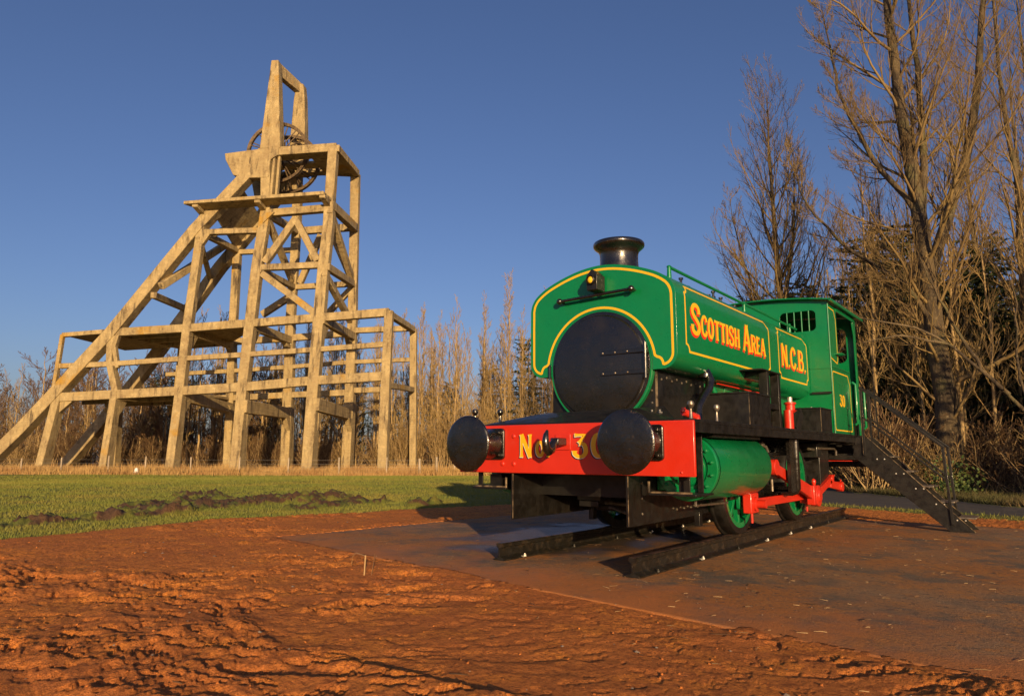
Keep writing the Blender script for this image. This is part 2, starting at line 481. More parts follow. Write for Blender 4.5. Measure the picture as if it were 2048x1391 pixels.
def ground_mat(name, base, layers, rough, bumps, attr=None):
    return mat(name, base, rough, var=layers, bump=bumps, coords='Object')
G = {}
G[0] = ground_mat('lawn_grass', (.125, .140, .016), [(.5, (.19, .165, .024), .42, .66), (4, (.09, .12, .014), .45, .7), (30, (.24, .18, .04), .6, .78)], .85, [(18, .03), (60, .015)])
G[1] = ground_mat('red_sand', (0.700, 0.245, 0.058), [(.8, (0.626, 0.211, 0.057), .42, .60), (3, (0.816, 0.292, 0.054), .5, .68), (9, (0.367, 0.122, 0.038), .54, .72), (34, (0.408, 0.136, 0.041), .50, .62), (75, (0.272, 0.102, 0.041), .60, .68), (120, (0.843, 0.490, 0.258), .66, .71)], .95, [(18, .03), (55, .018), (140, .009)])
G[1].node_tree.nodes['Principled BSDF'].inputs['Specular IOR Level'].default_value = .12
G[2] = ground_mat('gravel', (.055, .050, .046), [(3, (.09, .075, .06), .5, .7), (60, (.16, .14, .12), .62, .72)], .85, [(60, .012)])
G[3] = ground_mat('woodland_soil', (.055, .035, .018), [(1.2, (.10, .058, .026), .45, .62), (.5, (.05, .065, .014), .52, .68), (14, (.17, .10, .045), .6, .74)], .95, [(10, .05), (40, .02)])
G[4] = ground_mat('rough_grass_soil', (.34, .22, .08), [(.6, (.22, .17, .05), .45, .65), (8, (.30, .2, .09), .5, .7)], .95, [(10, .05)])
# churned soil is mixed into the lawn by a stored mask of where the turf is torn
ln = G[0].node_tree; b0 = ln.nodes['Principled BSDF']
at = ln.nodes.new('ShaderNodeAttribute'); at.attribute_name = 'torn'
mx = ln.nodes.new('ShaderNodeMix'); mx.data_type = 'RGBA'
src = b0.inputs['Base Color'].links[0].from_socket
mr = ln.nodes.new('ShaderNodeMapRange'); mr.inputs['From Min'].default_value = .3; mr.inputs['From Max'].default_value = .6
tn = ln.nodes.new('ShaderNodeTexNoise'); tn.inputs['Scale'].default_value = 3.2; tn.inputs['Detail'].default_value = 6
tcq = ln.nodes.new('ShaderNodeTexCoord'); ln.links.new(tcq.outputs['Object'], tn.inputs['Vector'])
tm = ln.nodes.new('ShaderNodeMath'); tm.operation = 'MULTIPLY'; tq = ln.nodes.new('ShaderNodeMapRange'); tq.inputs['From Min'].default_value = .62; tq.inputs['From Max'].default_value = .45
ln.links.new(tn.outputs['Fac'], tq.inputs['Value']); ln.links.new(at.outputs['Fac'], tm.inputs[0]); ln.links.new(tq.outputs['Result'], tm.inputs[1]); ln.links.new(tm.outputs[0], mr.inputs['Value']); ln.links.new(mr.outputs['Result'], mx.inputs['Factor'])
ln.links.new(src, mx.inputs['A']); mx.inputs['B'].default_value = (.105, .052, .022, 1)
ln.links.new(mx.outputs['Result'], b0.inputs['Base Color'])

names = {0: 'lawn', 1: 'red_sand', 2: 'gravel_path', 3: 'woodland_floor', 4: 'rough_ground'}
labels = {0: 'green mown lawn with torn brown turf along the red sand', 1: 'raked and trodden orange red sand in the foreground', 2: 'dark grey gravel path between red sand and woods',
          3: 'brown leafy floor under the trees', 4: 'rough straw coloured ground under the concrete headframe'}
for k in range(5):
    sel = FF[(ZN == k) & keep]
    if not len(sel): continue
    us, inv = np.unique(sel, return_inverse=True)
    me = np_mesh(names[k], VV[us], inv.reshape(-1, 4), G[k], smooth=(k not in (1,)))
    if k == 0:
        a_ = me.attributes.new('torn', 'FLOAT', 'POINT'); a_.data.foreach_set('value', CH[us].astype(np.float32))
    tag(link_mesh(names[k], me), labels[k], kind='structure')
# everything behind the camera and out to the horizon
big = MB(); big.add([(-1500, -1500, -.95), (1500, -1500, -.95), (1500, 1500, -.95), (-1500, 1500, -.95)], [(0, 1, 2, 3)])
tag(big.build('far_ground', G[0], smooth=0), 'flat grassland out to the horizon', kind='structure')

# concrete slab
M['slab'] = mat('muddy_slab', (.30, .185, .10), .8, spec=.25,
    var=[(.55, (.40, .16, .045), .36, .58), (1.6, (.16, .12, .085), .47, .62), (5, (.44, .19, .055), .52, .68), (14, (.13, .09, .06), .56, .70), (30, (.15, .10, .065), .52, .70), (110, (.55, .44, .3), .655, .70)],
    bump=[(40, .008), (120, .005), (4, .008)], rvar=(.8, .7, .95))
gx, gy = np.meshgrid(np.linspace(0, 1, 220), np.linspace(0, 1, 150))
P0, P1, P2, P3 = [np.array(p) for p in PAD]
PX = (1 - gy) * ((1 - gx) * P0[0] + gx * P1[0]) + gy * ((1 - gx) * P3[0] + gx * P2[0])
PY = (1 - gy) * ((1 - gx) * P0[1] + gx * P1[1]) + gy * ((1 - gx) * P3[1] + gx * P2[1])
PZ = .003 * (fbm(PX, PY, .7, 3, 101) - .5) + .0
sV = np.stack([PX, PY, PZ], -1).reshape(-1, 3)
ii = np.arange(sV.shape[0]).reshape(PX.shape)
sF = np.stack([ii[:-1, :-1], ii[:-1, 1:], ii[1:, 1:], ii[1:, :-1]], -1).reshape(-1, 4)
edge = np.concatenate([ii[0, :], ii[1:, -1], ii[-1, -2::-1], ii[-2:0:-1, 0]])
n0 = len(sV)
low = sV[edge].copy(); low[:, 2] = -.12
sV = np.concatenate([sV, low]); m_ = len(edge)
sk = np.array([[edge[i], n0 + i, n0 + (i + 1) % m_, edge[(i + 1) % m_]] for i in range(m_)])
tag(link_mesh('concrete_slab', np_mesh('concrete_slab', sV, np.concatenate([sF, sk]), M['slab'], smooth=False)), 'muddy concrete slab that carries the rails and the locomotive', kind='structure')
# the slab is damp beside the far rail: darker and smoother there
sn = M['slab'].node_tree; sb_ = sn.nodes['Principled BSDF']
tcn = sn.nodes.new('ShaderNodeTexCoord'); mpn = sn.nodes.new('ShaderNodeMapping'); mpn.inputs['Location'].default_value = (.85, -1.05, 0); mpn.inputs['Scale'].default_value = (.72, .42, 1)
ln_ = sn.nodes.new('ShaderNodeVectorMath'); ln_.operation = 'LENGTH'
sn.links.new(tcn.outputs['Object'], mpn.inputs['Vector']); sn.links.new(mpn.outputs['Vector'], ln_.inputs[0])
nzn = sn.nodes.new('ShaderNodeTexNoise'); nzn.inputs['Scale'].default_value = 1.6; nzn.inputs['Detail'].default_value = 7; sn.links.new(tcn.outputs['Object'], nzn.inputs['Vector'])
adn = sn.nodes.new('ShaderNodeMath'); adn.operation = 'MULTIPLY_ADD'; adn.inputs[1].default_value = 1.6; sn.links.new(nzn.outputs['Fac'], adn.inputs[0]); sn.links.new(ln_.outputs['Value'], adn.inputs[2])
mrn = sn.nodes.new('ShaderNodeMapRange'); mrn.inputs['From Min'].default_value = 1.9; mrn.inputs['From Max'].default_value = 1.45; sn.links.new(adn.outputs[0], mrn.inputs['Value'])
mxn = sn.nodes.new('ShaderNodeMix'); mxn.data_type = 'RGBA'; sn.links.new(mrn.outputs['Result'], mxn.inputs['Factor'])
sn.links.new(sb_.inputs['Base Color'].links[0].from_socket, mxn.inputs['A']); mxn.inputs['B'].default_value = (.075, .055, .045, 1); sn.links.new(mxn.outputs['Result'], sb_.inputs['Base Color'])
mxr = sn.nodes.new('ShaderNodeMix'); mxr.data_type = 'FLOAT'; sn.links.new(mrn.outputs['Result'], mxr.inputs[0]); sn.links.new(sb_.inputs['Roughness'].links[0].from_socket, mxr.inputs[2]); mxr.inputs[3].default_value = .34
sn.links.new(mxr.outputs[0], sb_.inputs['Roughness'])

# red soil trodden over the slab's front and left edges
dv = sn.nodes.new('ShaderNodeVectorMath'); dv.operation = 'DOT_PRODUCT'; dv.inputs[1].default_value = (.165, .985, 0); sn.links.new(tcn.outputs['Object'], dv.inputs[0])
nz2 = sn.nodes.new('ShaderNodeTexNoise'); nz2.inputs['Scale'].default_value = 1.1; nz2.inputs['Detail'].default_value = 9; nz2.inputs['Roughness'].default_value = .68; sn.links.new(tcn.outputs['Object'], nz2.inputs['Vector'])
ad2 = sn.nodes.new('ShaderNodeMath'); ad2.operation = 'MULTIPLY_ADD'; ad2.inputs[1].default_value = -4.2; sn.links.new(nz2.outputs['Fac'], ad2.inputs[0]); sn.links.new(dv.outputs['Value'], ad2.inputs[2])
mr2 = sn.nodes.new('ShaderNodeMapRange'); mr2.inputs['From Min'].default_value = -2.1; mr2.inputs['From Max'].default_value = -3.1; mr2.inputs['To Max'].default_value = .85; sn.links.new(ad2.outputs[0], mr2.inputs['Value'])
mx2 = sn.nodes.new('ShaderNodeMix'); mx2.data_type = 'RGBA'; sn.links.new(mr2.outputs['Result'], mx2.inputs['Factor'])
sn.links.new(sb_.inputs['Base Color'].links[0].from_socket, mx2.inputs['A']); mx2.inputs['B'].default_value = (.52, .185, .05, 1); sn.links.new(mx2.outputs['Result'], sb_.inputs['Base Color'])

rng = np.random.default_rng(5)
def blades(name, m, X, Y, H, W, lean=.35, zoff=0.0, seed=1, flat=0):
    r_ = np.random.default_rng(seed); n = len(X)
    Z = ground_z(X, Y) + zoff
    th = r_.uniform(0, 2 * np.pi, n); dx, dy = np.cos(th) * W / 2, np.sin(th) * W / 2
    lx = r_.normal(0, lean, n) * H; ly = r_.normal(0, lean, n) * H
    V = np.stack([np.stack([X - dx, Y - dy, Z - .01], -1), np.stack([X + dx, Y + dy, Z - .01], -1), np.stack([X + lx, Y + ly, Z + H], -1)], 1).reshape(-1, 3)
    F = np.arange(3 * n).reshape(-1, 3)
    return np_mesh(name, V, F, m)
# lawn blades where they are near enough to be seen
n = 300000
d_ = 7.5 * (61 / 7.5) ** (rng.uniform(0, 1, n) ** .9); a_ = rng.uniform(-.05, .72, n)
X = CAMX - d_ * np.sin(YAW + a_); Y = CAMY + d_ * np.cos(YAW + a_)
ok = (lawn_edge(X, Y) + .45 * (fbm(X, Y, .8, 3, 3) - .5) > -.12) & (churn(X, Y) < rng.uniform(.2, .9, n)) & ((X - OW[0]) * WV[0] + (Y - OW[1]) * WV[1] < -3.6)
ok &= (Y < path_lo(X) - .4) | (X < -14)
X, Y, d_ = X[ok], Y[ok], d_[ok]
tag(link_mesh('lawn_blades', blades('lawn_blades', M['grass_blade'], X, Y, rng.uniform(.015, .045, len(X)) * (1 + d_ / 60), .003 + .00055 * d_, seed=3)), 'short green blades of the mown lawn', 'grass', kind='stuff')
# tall dry grass around the feet of the headframe
n = 60000
U = rng.uniform(-30, 44, n); Wd = rng.uniform(-4.4, 12, n) ; Wd = np.where(rng.uniform(size=n) < .6, rng.uniform(-4.4, 0, n), Wd)
X = OW[0] + U * UV[0] + Wd * WV[0]; Y = OW[1] + U * UV[1] + Wd * WV[1]
H = rng.uniform(.25, .75, n) * (.5 + .9 * fbm(X, Y, 2.2, 2, 8)) * np.where(Wd < -3.6, .5, 1)
tag(link_mesh('dry_grass', blades('dry_grass', M['straw'], X, Y, H, .05 + 0 * X, .25, seed=4)), 'tall straw coloured grass around the feet of the headframe', 'dry grass', kind='stuff')
# verge of weeds below the woods on the right
n = 30000
X = rng.uniform(-9, 9, n); Y = path_hi(X) + rng.exponential(1.6, n) + .1
tag(link_mesh('verge_grass', blades('verge_grass', M['verge'], X, Y, rng.uniform(.04, .2, n), .02 + 0 * X, .5, seed=6)), 'green weeds along the far side of the gravel path', 'weeds', kind='stuff')
n = 2500
X = rng.uniform(-4, 9, n); Y = path_lo(X) - .5 + rng.uniform(-.35, .6, n)
tag(link_mesh('verge_tufts', blades('verge_tufts', M['grass_blade'], X, Y, rng.uniform(.02, .07, n), .012 + 0 * X, .5, seed=7)), 'thin line of grass between red sand and gravel path', 'grass', kind='stuff')

# loose straws, grit and stalks on slab and sand
def scatter_sticks(name, m, n, x0, x1, y0, y1, l0, l1, r_, seed, zf, label, cat):
    g = random.Random(seed); mb = MB()
    for i in range(n):
        x, y = g.uniform(x0, x1), g.uniform(y0, y1); L = g.uniform(l0, l1); th = g.uniform(0, 2 * math.pi)
        z = zf(x, y) + r_ + .001
        dx, dy = math.cos(th) * L / 2, math.sin(th) * L / 2
        mb.tube([(x - dx, y - dy, z), (x + g.uniform(-.1, .1) * L, y + g.uniform(-.1, .1) * L, z + L * .04), (x + dx, y + dy, z + g.uniform(0, .1) * L)], [r_, r_, r_ * .5], 3, False)
    return tag(mb.build(name, m, smooth=0), label, cat, kind='stuff')
scatter_sticks('straw_litter', M['twig_loose'], 300, .2, 5.2, -2.2, 7, .02, .075, .0016, 3, lambda x, y: .003, 'pale bits of straw scattered over the slab', 'straw')
scatter_sticks('sand_litter', M['litter'], 260, -5.5, 3, -4, 9, .03, .12, .003, 4, lambda x, y: float(ground_z(np.array([x]), np.array([y]))[0]) if pad_sd(np.array([x]), np.array([y]))[0] < 0 else .003, 'small dark twigs lying on the red sand', 'twigs')
g = random.Random(9); mb = MB()
for i in range(700):
    x, y = g.uniform(-4.2, 5.5), g.uniform(-2., 7.4)
    if pad_sd(np.array([x]), np.array([y]))[0] < .02: continue
    s = g.uniform(.002, .007)
    mb.add([(x - s, y - s * .6, .002), (x + s, y - s * .7, .002), (x + s * .4, y + s, .002), (x, y, .002 + s * g.uniform(.7, 1.2))], [(0, 1, 3), (1, 2, 3), (2, 0, 3)])
tag(mb.build('slab_grit', mat('pale_grit', (.26, .18, .12), .9), smooth=0), 'pale grit lying on the slab', 'grit', kind='stuff')
g = random.Random(19); mb = MB()
for i in range(1500):
    x, y = g.uniform(-6.2, 4.2), -4.4 + 6 * g.random() ** 1.2
    if pad_sd(np.array([x]), np.array([y]))[0] > -.02: continue
    s = .003 + .008 * g.random() ** 2.5; z = float(ground_z(np.array([x]), np.array([y]))[0]) - s * .2
    ps = []
    for k in range(5):
        th = 2 * math.pi * k / 5; q = s * g.uniform(.7, 1.2); ps.append((x + q * math.cos(th), y + q * math.sin(th), z))
    for k in range(5):
        th = 2 * math.pi * (k + .5) / 5; q = s * g.uniform(.4, .7); ps.append((x + q * math.cos(th), y + q * math.sin(th), z + s * g.uniform(.7, 1.1)))
    mb.add(ps, [(i_, (i_ + 1) % 5, 5 + i_) for i_ in range(5)] + [(5 + i_, (i_ + 1) % 5, 5 + (i_ + 1) % 5) for i_ in range(5)] + [(5, 6, 7, 8, 9)])
tag(mb.build('sand_clods', G[1], smooth=0), 'small clods of red sand', 'clods', kind='stuff')

g = random.Random(29); mb = MB()
for i in range(420):
    x, y = g.uniform(-6.2, 4.5), -4.4 + 9 * g.random()
    if pad_sd(np.array([x]), np.array([y]))[0] > -.02: continue
    s = .005 + .013 * g.random() ** 3; z = float(ground_z(np.array([x]), np.array([y]))[0]) + s * .1; ps = []
    for k in range(6):
        th = 2 * math.pi * k / 6; q = s * g.uniform(.7, 1.25); ps.append((x + q * math.cos(th), y + q * math.sin(th), z + s * .15 * g.random()))
    ps += [(x + g.uniform(-.2, .2) * s, y + g.uniform(-.2, .2) * s, z + s * .6), (x, y, z - s * .4)]
    mb.add(ps, [(k, (k + 1) % 6, 6) for k in range(6)] + [((k + 1) % 6, k, 7) for k in range(6)])
tag(mb.build('pebbles', mat('grey_brown_pebbles', (.20, .15, .11), .8, var=[(9, (.34, .27, .2), .5, .65), (5, (.09, .06, .045), .5, .62)]), smooth=0), 'small grey and brown stones lying in the red sand', 'stones', kind='stuff')

# the little snapped stake and stalks by the slab's corner
st = thing('snapped_stake', 'thin split wooden stake standing in the sand by the slab', 'stake', (-1.12, -1.42, 0))
mb = MB(); mb.tube([(-1.12, -1.42, -.05), (-1.12, -1.41, .17)], .006, 5); mb.build('upright', M['twig_loose'], st)
mb = MB(); mb.tube([(-1.06, -1.40, -.05), (-1.045, -1.37, .18)], .004, 5); mb.build('splinter', M['litter'], st)
mb = MB(); mb.tube([(-1.12, -1.41, .165), (-1.3, -1.36, .17), (-1.42, -1.3, .12), (-1.52, -1.22, .03)], .003, 4); mb.build('bent_stalk', M['twig_loose'], st)

# ---------------------------------------------------------------- concrete headframe
LEGS= [('leg', [((-16.27, -0.02, -0.55), 0.62, 1.0), ((-15.58, 0.49, 5.28), 0.66, 0.9), ((-15.63, 0.58, 6.31), 0.6, 0.6)]), ('post', [((-15.95, 0.53, 5.69), 0.3, 0.35), ((-15.95, 0.98, 10.81), 0.3, 0.35)]), ('leg', [((-10.84, -0.01, -0.52), 0.62, 1.05), ((-10.67, 0.57, 6.16), 0.55, 0.7), ((-11.47, 0.76, 8.36), 0.5, 0.7), ((-11.84, 1.0, 11.1), 0.5, 0.7)]), ('leg', [((-5.29, -0.01, -0.5), 0.72, 1.1), ((-5.19, 0.58, 6.22), 0.7, 0.7), ((-5.22, 1.01, 11.24), 0.7, 0.65), ((-5.06, 1.72, 19.32), 0.66, 0.6), ((-5.01, 1.88, 21.13), 0.66, 0.6)]), ('leg', [((0.01, -0.01, -0.47), 0.8, 1.3), ((0.0, 0.62, 6.68), 0.8, 0.8), ((0.09, 1.05, 11.59), 0.82, 0.75), ((0.18, 1.45, 16.23), 0.85, 0.7), ((0.4, 1.77, 19.82), 0.85, 0.65), ((0.51, 1.91, 21.44), 0.85, 0.65), ((-0.02, 2.4, 27.04), 0.8, 0.8)]), ('leg', [((5.79, -0.01, -0.48), 0.85, 1.3), ((5.8, 0.64, 7.01), 0.88, 0.85), ((5.83, 1.08, 12.03), 0.88, 0.8), ((5.9, 1.49, 16.64), 0.88, 0.75), ((6.04, 1.78, 20.04), 0.85, 0.7), ((5.98, 2.01, 22.66), 0.8, 0.7), ((5.96, 2.41, 27.21), 0.8, 0.7)]), ('leg', [((11.71, -0.01, -0.49), 0.72, 0.9), ((11.63, 0.64, 6.94), 0.7, 0.6), ((11.62, 1.12, 12.49), 0.68, 0.55)]), ('leg', [((-16.75, 10.17, -0.53), 0.6, 1.0), ((-16.42, 9.6, 5.97), 0.55, 0.7)]), ('leg', [((-10.99, 10.17, -0.51), 0.7, 1.0), ((-10.58, 9.61, 5.95), 0.65, 0.7), ((-10.22, 9.16, 11.08), 0.6, 0.6)]), ('leg', [((-5.59, 10.18, -0.57), 0.75, 1.1), ((-5.38, 9.44, 7.79), 0.7, 0.7), ((-5.37, 9.12, 11.5), 0.68, 0.65), ((-5.05, 8.4, 19.72), 0.7, 0.6)]), ('leg', [((-0.08, 10.17, -0.55), 0.85, 1.2), ((0.13, 9.46, 7.57), 0.85, 0.8), ((0.19, 9.0, 12.84), 0.8, 0.7), ((0.45, 8.6, 17.5), 0.75, 0.6), ((0.67, 8.2, 21.96), 0.75, 0.6), ((0.68, 7.98, 24.56), 0.8, 0.7), ((0.68, 7.69, 27.89), 0.8, 0.7)]), ('leg', [((5.64, 10.16, -0.43), 0.85, 1.2), ((5.98, 9.47, 7.54), 0.85, 0.8), ((6.11, 8.97, 13.23), 0.8, 0.7), ((6.17, 8.6, 17.4), 0.78, 0.6), ((6.22, 8.2, 22.06), 0.8, 0.6), ((6.26, 7.76, 27.01), 0.8, 0.7)]), ('leg', [((11.88, 10.16, -0.4), 0.62, 0.6), ((11.87, 9.04, 12.42), 0.6, 0.55)])]
BEAMS= [('beam', (-15.71, 0.52, 5.53), (-10.7, 0.53, 5.76), 0.72, 0.6), ('beam', (-10.7, 0.53, 5.76), (-5.21, 0.56, 6.02), 0.72, 0.6), ('beam', (-5.21, 0.56, 6.02), (0.08, 0.58, 6.32), 0.72, 0.6), ('beam', (0.08, 0.58, 6.32), (5.86, 0.63, 6.81), 0.72, 0.6), ('beam', (5.86, 0.63, 6.81), (11.66, 0.66, 7.14), 0.72, 0.6), ('beam', (-15.81, 0.74, 8.14), (-11.42, 0.76, 8.27), 0.42, 0.42), ('beam', (-11.42, 0.76, 8.27), (-5.2, 0.79, 8.68), 0.42, 0.42), ('beam', (-5.2, 0.79, 8.68), (0.06, 0.82, 8.97), 0.42, 0.42), ('beam', (0.06, 0.82, 8.97), (5.83, 0.85, 9.33), 0.42, 0.42), ('beam', (5.83, 0.85, 9.33), (11.64, 0.88, 9.72), 0.42, 0.42), ('beam', (-15.99, 0.97, 10.77), (-12.31, 1.0, 11.02), 0.36, 0.42), ('beam', (-11.73, 0.99, 10.93), (-5.18, 1.01, 11.24), 0.66, 0.6), ('beam', (-5.18, 1.01, 11.24), (0.13, 1.05, 11.59), 0.66, 0.6), ('beam', (0.13, 1.05, 11.59), (5.83, 1.08, 11.98), 0.66, 0.6), ('beam', (5.83, 1.08, 11.98), (11.63, 1.11, 12.37), 0.66, 0.6), ('beam', (0.17, 1.46, 16.36), (5.87, 1.48, 16.51), 0.52, 0.5), ('beam', (-5.01, 1.75, 19.63), (0.37, 1.75, 19.68), 0.46, 0.5), ('beam', (0.44, 1.89, 21.22), (6.01, 1.92, 21.57), 0.6, 0.6), ('beam', (-0.68, 2.38, 26.88), (6.27, 2.41, 27.16), 0.75, 0.8), ('beam', (-16.96, 9.6, 5.98), (-10.58, 9.59, 6.09), 0.55, 0.5), ('beam', (-10.58, 9.59, 6.09), (-5.35, 9.59, 6.17), 0.55, 0.5), ('beam', (-5.35, 9.59, 6.17), (0.19, 9.56, 6.42), 0.55, 0.5), ('beam', (0.19, 9.56, 6.42), (5.99, 9.55, 6.63), 0.55, 0.5), ('beam', (-11.72, 9.39, 8.38), (-5.4, 9.37, 8.67), 0.38, 0.4), ('beam', (-5.4, 9.37, 8.67), (0.2, 9.34, 9.0), 0.38, 0.4), ('beam', (0.2, 9.34, 9.0), (6.01, 9.3, 9.41), 0.38, 0.4), ('beam', (6.01, 9.3, 9.41), (11.88, 9.29, 9.6), 0.38, 0.4), ('beam', (-10.22, 9.16, 11.08), (-5.36, 9.13, 11.41), 0.62, 0.5), ('beam', (-5.36, 9.13, 11.41), (0.2, 9.1, 11.68), 0.62, 0.5), ('beam', (0.2, 9.1, 11.68), (6.12, 9.07, 12.12), 0.62, 0.5), ('beam', (6.12, 9.05, 12.31), (11.87, 9.03, 12.47), 0.5, 0.5), ('beam', (0.47, 8.69, 16.42), (6.17, 8.67, 16.65), 0.5, 0.45), ('beam', (-5.15, 8.39, 19.81), (0.65, 8.38, 19.93), 0.45, 0.45), ('beam', (0.63, 8.23, 21.67), (6.22, 8.2, 21.97), 0.66, 0.5), ('beam', (0.68, 7.72, 27.51), (6.26, 7.75, 27.1), 0.6, 0.6), ('beam', (5.99, 9.53, 6.81), (9.21, 9.52, 6.89), 0.5, 0.45), ('cross_beam', (6.28, 2.39, 27.01), (6.45, 7.77, 26.91), 0.6, 0.6), ('cross_beam', (6.22, 1.93, 21.74), (6.36, 8.22, 21.78), 0.6, 0.75), ('cross_beam', (6.23, 1.46, 16.29), (6.17, 8.67, 16.61), 0.5, 0.6), ('cross_beam', (6.14, 1.06, 11.81), (6.17, 9.1, 11.75), 0.6, 0.7), ('cross_beam', (6.17, 0.46, 4.89), (5.92, 9.72, 4.63), 0.6, 1.0), ('cross_beam', (11.64, 1.1, 12.2), (11.87, 9.05, 12.29), 0.5, 0.5), ('cross_beam', (11.65, 0.6, 6.46), (11.85, 9.53, 6.83), 0.4, 0.45), ('cross_beam', (0.53, 1.89, 21.21), (0.72, 8.23, 21.63), 0.5, 0.6), ('cross_beam', (0.45, 1.45, 16.18), (0.51, 8.69, 16.42), 0.45, 0.5), ('cross_beam', (0.19, 1.03, 11.38), (0.21, 9.12, 11.45), 0.55, 0.7), ('cross_beam', (0.32, 0.45, 4.75), (0.12, 9.71, 4.73), 0.6, 1.0), ('cross_beam', (-5.19, 1.0, 11.03), (-5.31, 9.16, 11.04), 0.5, 0.7), ('cross_beam', (-5.17, 0.53, 5.73), (-5.33, 9.67, 5.2), 0.6, 0.9), ('cross_beam', (-10.69, 0.53, 5.67), (-10.58, 9.61, 5.95), 0.6, 0.7), ('cross_beam', (-5.01, 1.75, 19.63), (-5.06, 8.38, 19.95), 0.5, 0.5), ('cross_beam', (-11.64, 0.98, 10.89), (-10.22, 9.16, 10.99), 0.5, 0.5), ('cross_beam', (0.01, 2.37, 26.76), (0.69, 7.75, 27.17), 0.6, 0.6), ('brace', (3.15, 1.84, 20.65), (0.82, 1.5, 16.79), 0.58, 0.5), ('brace', (3.15, 1.84, 20.65), (5.34, 1.51, 16.87), 0.55, 0.5), ('brace', (0.65, 1.42, 15.87), (5.52, 1.11, 12.32), 0.55, 0.5), ('brace', (3.03, 8.26, 21.29), (1.04, 8.66, 16.74), 0.55, 0.5), ('brace', (3.98, 8.24, 21.55), (6.03, 8.64, 16.93), 0.5, 0.5), ('brace', (5.94, 8.71, 16.19), (3.13, 8.97, 13.27), 0.5, 0.5), ('brace', (0.62, 8.74, 15.86), (-2.52, 8.91, 13.9), 0.6, 0.5), ('brace', (6.16, 1.89, 21.29), (6.07, 8.63, 17.12), 0.5, 0.55), ('brace', (6.05, 1.41, 15.77), (5.97, 8.97, 13.23), 0.5, 0.55), ('brace', (0.64, 1.87, 20.98), (0.41, 8.64, 17.03), 0.5, 0.55), ('knee', (-10.77, 0.73, 7.94), (-11.57, 0.97, 10.76), 0.3, 0.4)]
STRUTS= [('strut', [(-21.37, -0.01, -0.5), (-18.22, 0.29, 2.93), (-15.81, 0.54, 5.86), (-11.83, 0.97, 10.76), (-5.52, 1.77, 19.87), (-2.05, 2.15, 24.1), (-.9, 2.3, 25.5)], 0.95, 1.0), ('strut', [(-21.95, 10.18, -0.65), (-18.08, 9.79, 3.83), (-14.32, 9.4, 8.3), (-10.1, 8.91, 13.9), (-6.73, 8.51, 18.43), (-3.64, 8.2, 22.06), (-0.88, 7.89, 25.55)], 0.95, 1.0)]
XTRA= [('brace', (-6.04, 8.33, 20.5), (-7.84, 1.33, 14.84), 0.5, 0.6), ('brace', (-8.39, 1.26, 14.07), (-9.92, 8.86, 14.51), 0.5, 0.5), ('brace', (-5.14, 1.68, 18.87), (-3.75, 8.13, 22.77), 0.4, 0.5), ('brace', (-7.54, 8.6, 17.4), (-4.92, 1.68, 18.86), 0.4, 0.4)]
TW = thing('headframe', 'tall weathered concrete colliery headframe with raking struts and two winding wheels', 'headframe', (OW[0], OW[1], -.5))
TM = Matrix(((UV[0], WV[0], 0, OW[0]), (UV[1], WV[1], 0, OW[1]), (0, 0, 1, 0), (0, 0, 0, 1)))   # (u, w, z) -> world
CON = M['concrete']
def tw_build(mb, name, m=None, bevel=.035, smooth=30):
    mb.v = [tuple(TM @ Vector(p)) for p in mb.v]
    return mb.build(name, m or CON, TW, smooth=smooth, bevel=bevel, seg=1)

SBF = .0875
for nm, st in LEGS:
    mb = MB(); rings = []
    rear = st[0][0][1] > 5
    for (u_, w_, z_), wd, dp in st:
        # the outer face is the measured one: the section lies behind it (in front of it for the rear row)
        w0, w1 = (w_, w_ + dp) if not rear else (w_ - .0, w_ + dp)
        rings.append([(u_ - wd / 2, w0, z_), (u_ + wd / 2, w0, z_), (u_ + wd / 2, w1, z_), (u_ - wd / 2, w1, z_)])
    if rings[0][0][2] < 2:
        b = rings[0]; rings[0] = [(p[0], p[1], p[2] - .6) for p in b]
    mb.loft(rings); tw_build(mb, nm)
for nm, a, b, wd, dp in BEAMS:
    mb = MB()
    a, b = Vector(a), Vector(b)
    if nm == 'cross_beam' or abs(a.y - b.y) > 3:
        mb.bar(a, b, wd, dp)
    else:                                   # in-plane member, its section behind the measured face
        t = (b - a).normalized()
        off = dp / 2 + .05
        a2, b2 = a + Vector((0, off, 0)), b + Vector((0, off, 0))
        mb.bar(a2, b2, wd, dp, up=(0, 1, 0)) if False else None
        s = Vector((-t.z, 0, t.x)).normalized() * wd / 2
        vs = []
        for p in (a, b):
            for i, j in ((-1, .05), (1, .05), (1, dp + .05), (-1, dp + .05)):
                vs.append(p + s * i + Vector((0, j, 0)))
        mb.add(vs, [(0, 3, 2, 1), (4, 5, 6, 7), (0, 1, 5, 4), (1, 2, 6, 5), (2, 3, 7, 6), (3, 0, 4, 7)])
    tw_build(mb, 'beam' if nm == 'cross_beam' else nm)
for nm, pts, wd, dp in STRUTS:
    mb = MB(); rings = []
    pts = [Vector(p) for p in pts]
    if pts[0].z < 0: pts[0] = pts[0] + (pts[0] - pts[1]).normalized() * 1.0
    for i, p in enumerate(pts):
        t = (pts[min(i + 1, len(pts) - 1)] - pts[max(i - 1, 0)]).normalized()
        s = Vector((-t.z, 0, t.x)).normalized() * wd / 2
        rings.append([p - s + Vector((0, -.12, 0)), p + s + Vector((0, -.12, 0)), p + s + Vector((0, dp - .12, 0)), p - s + Vector((0, dp - .12, 0))])
    mb.loft(rings); tw_build(mb, nm)
for nm, a, b, wd, dp in XTRA:
    mb = MB(); mb.bar(a, b, wd, dp); tw_build(mb, nm)
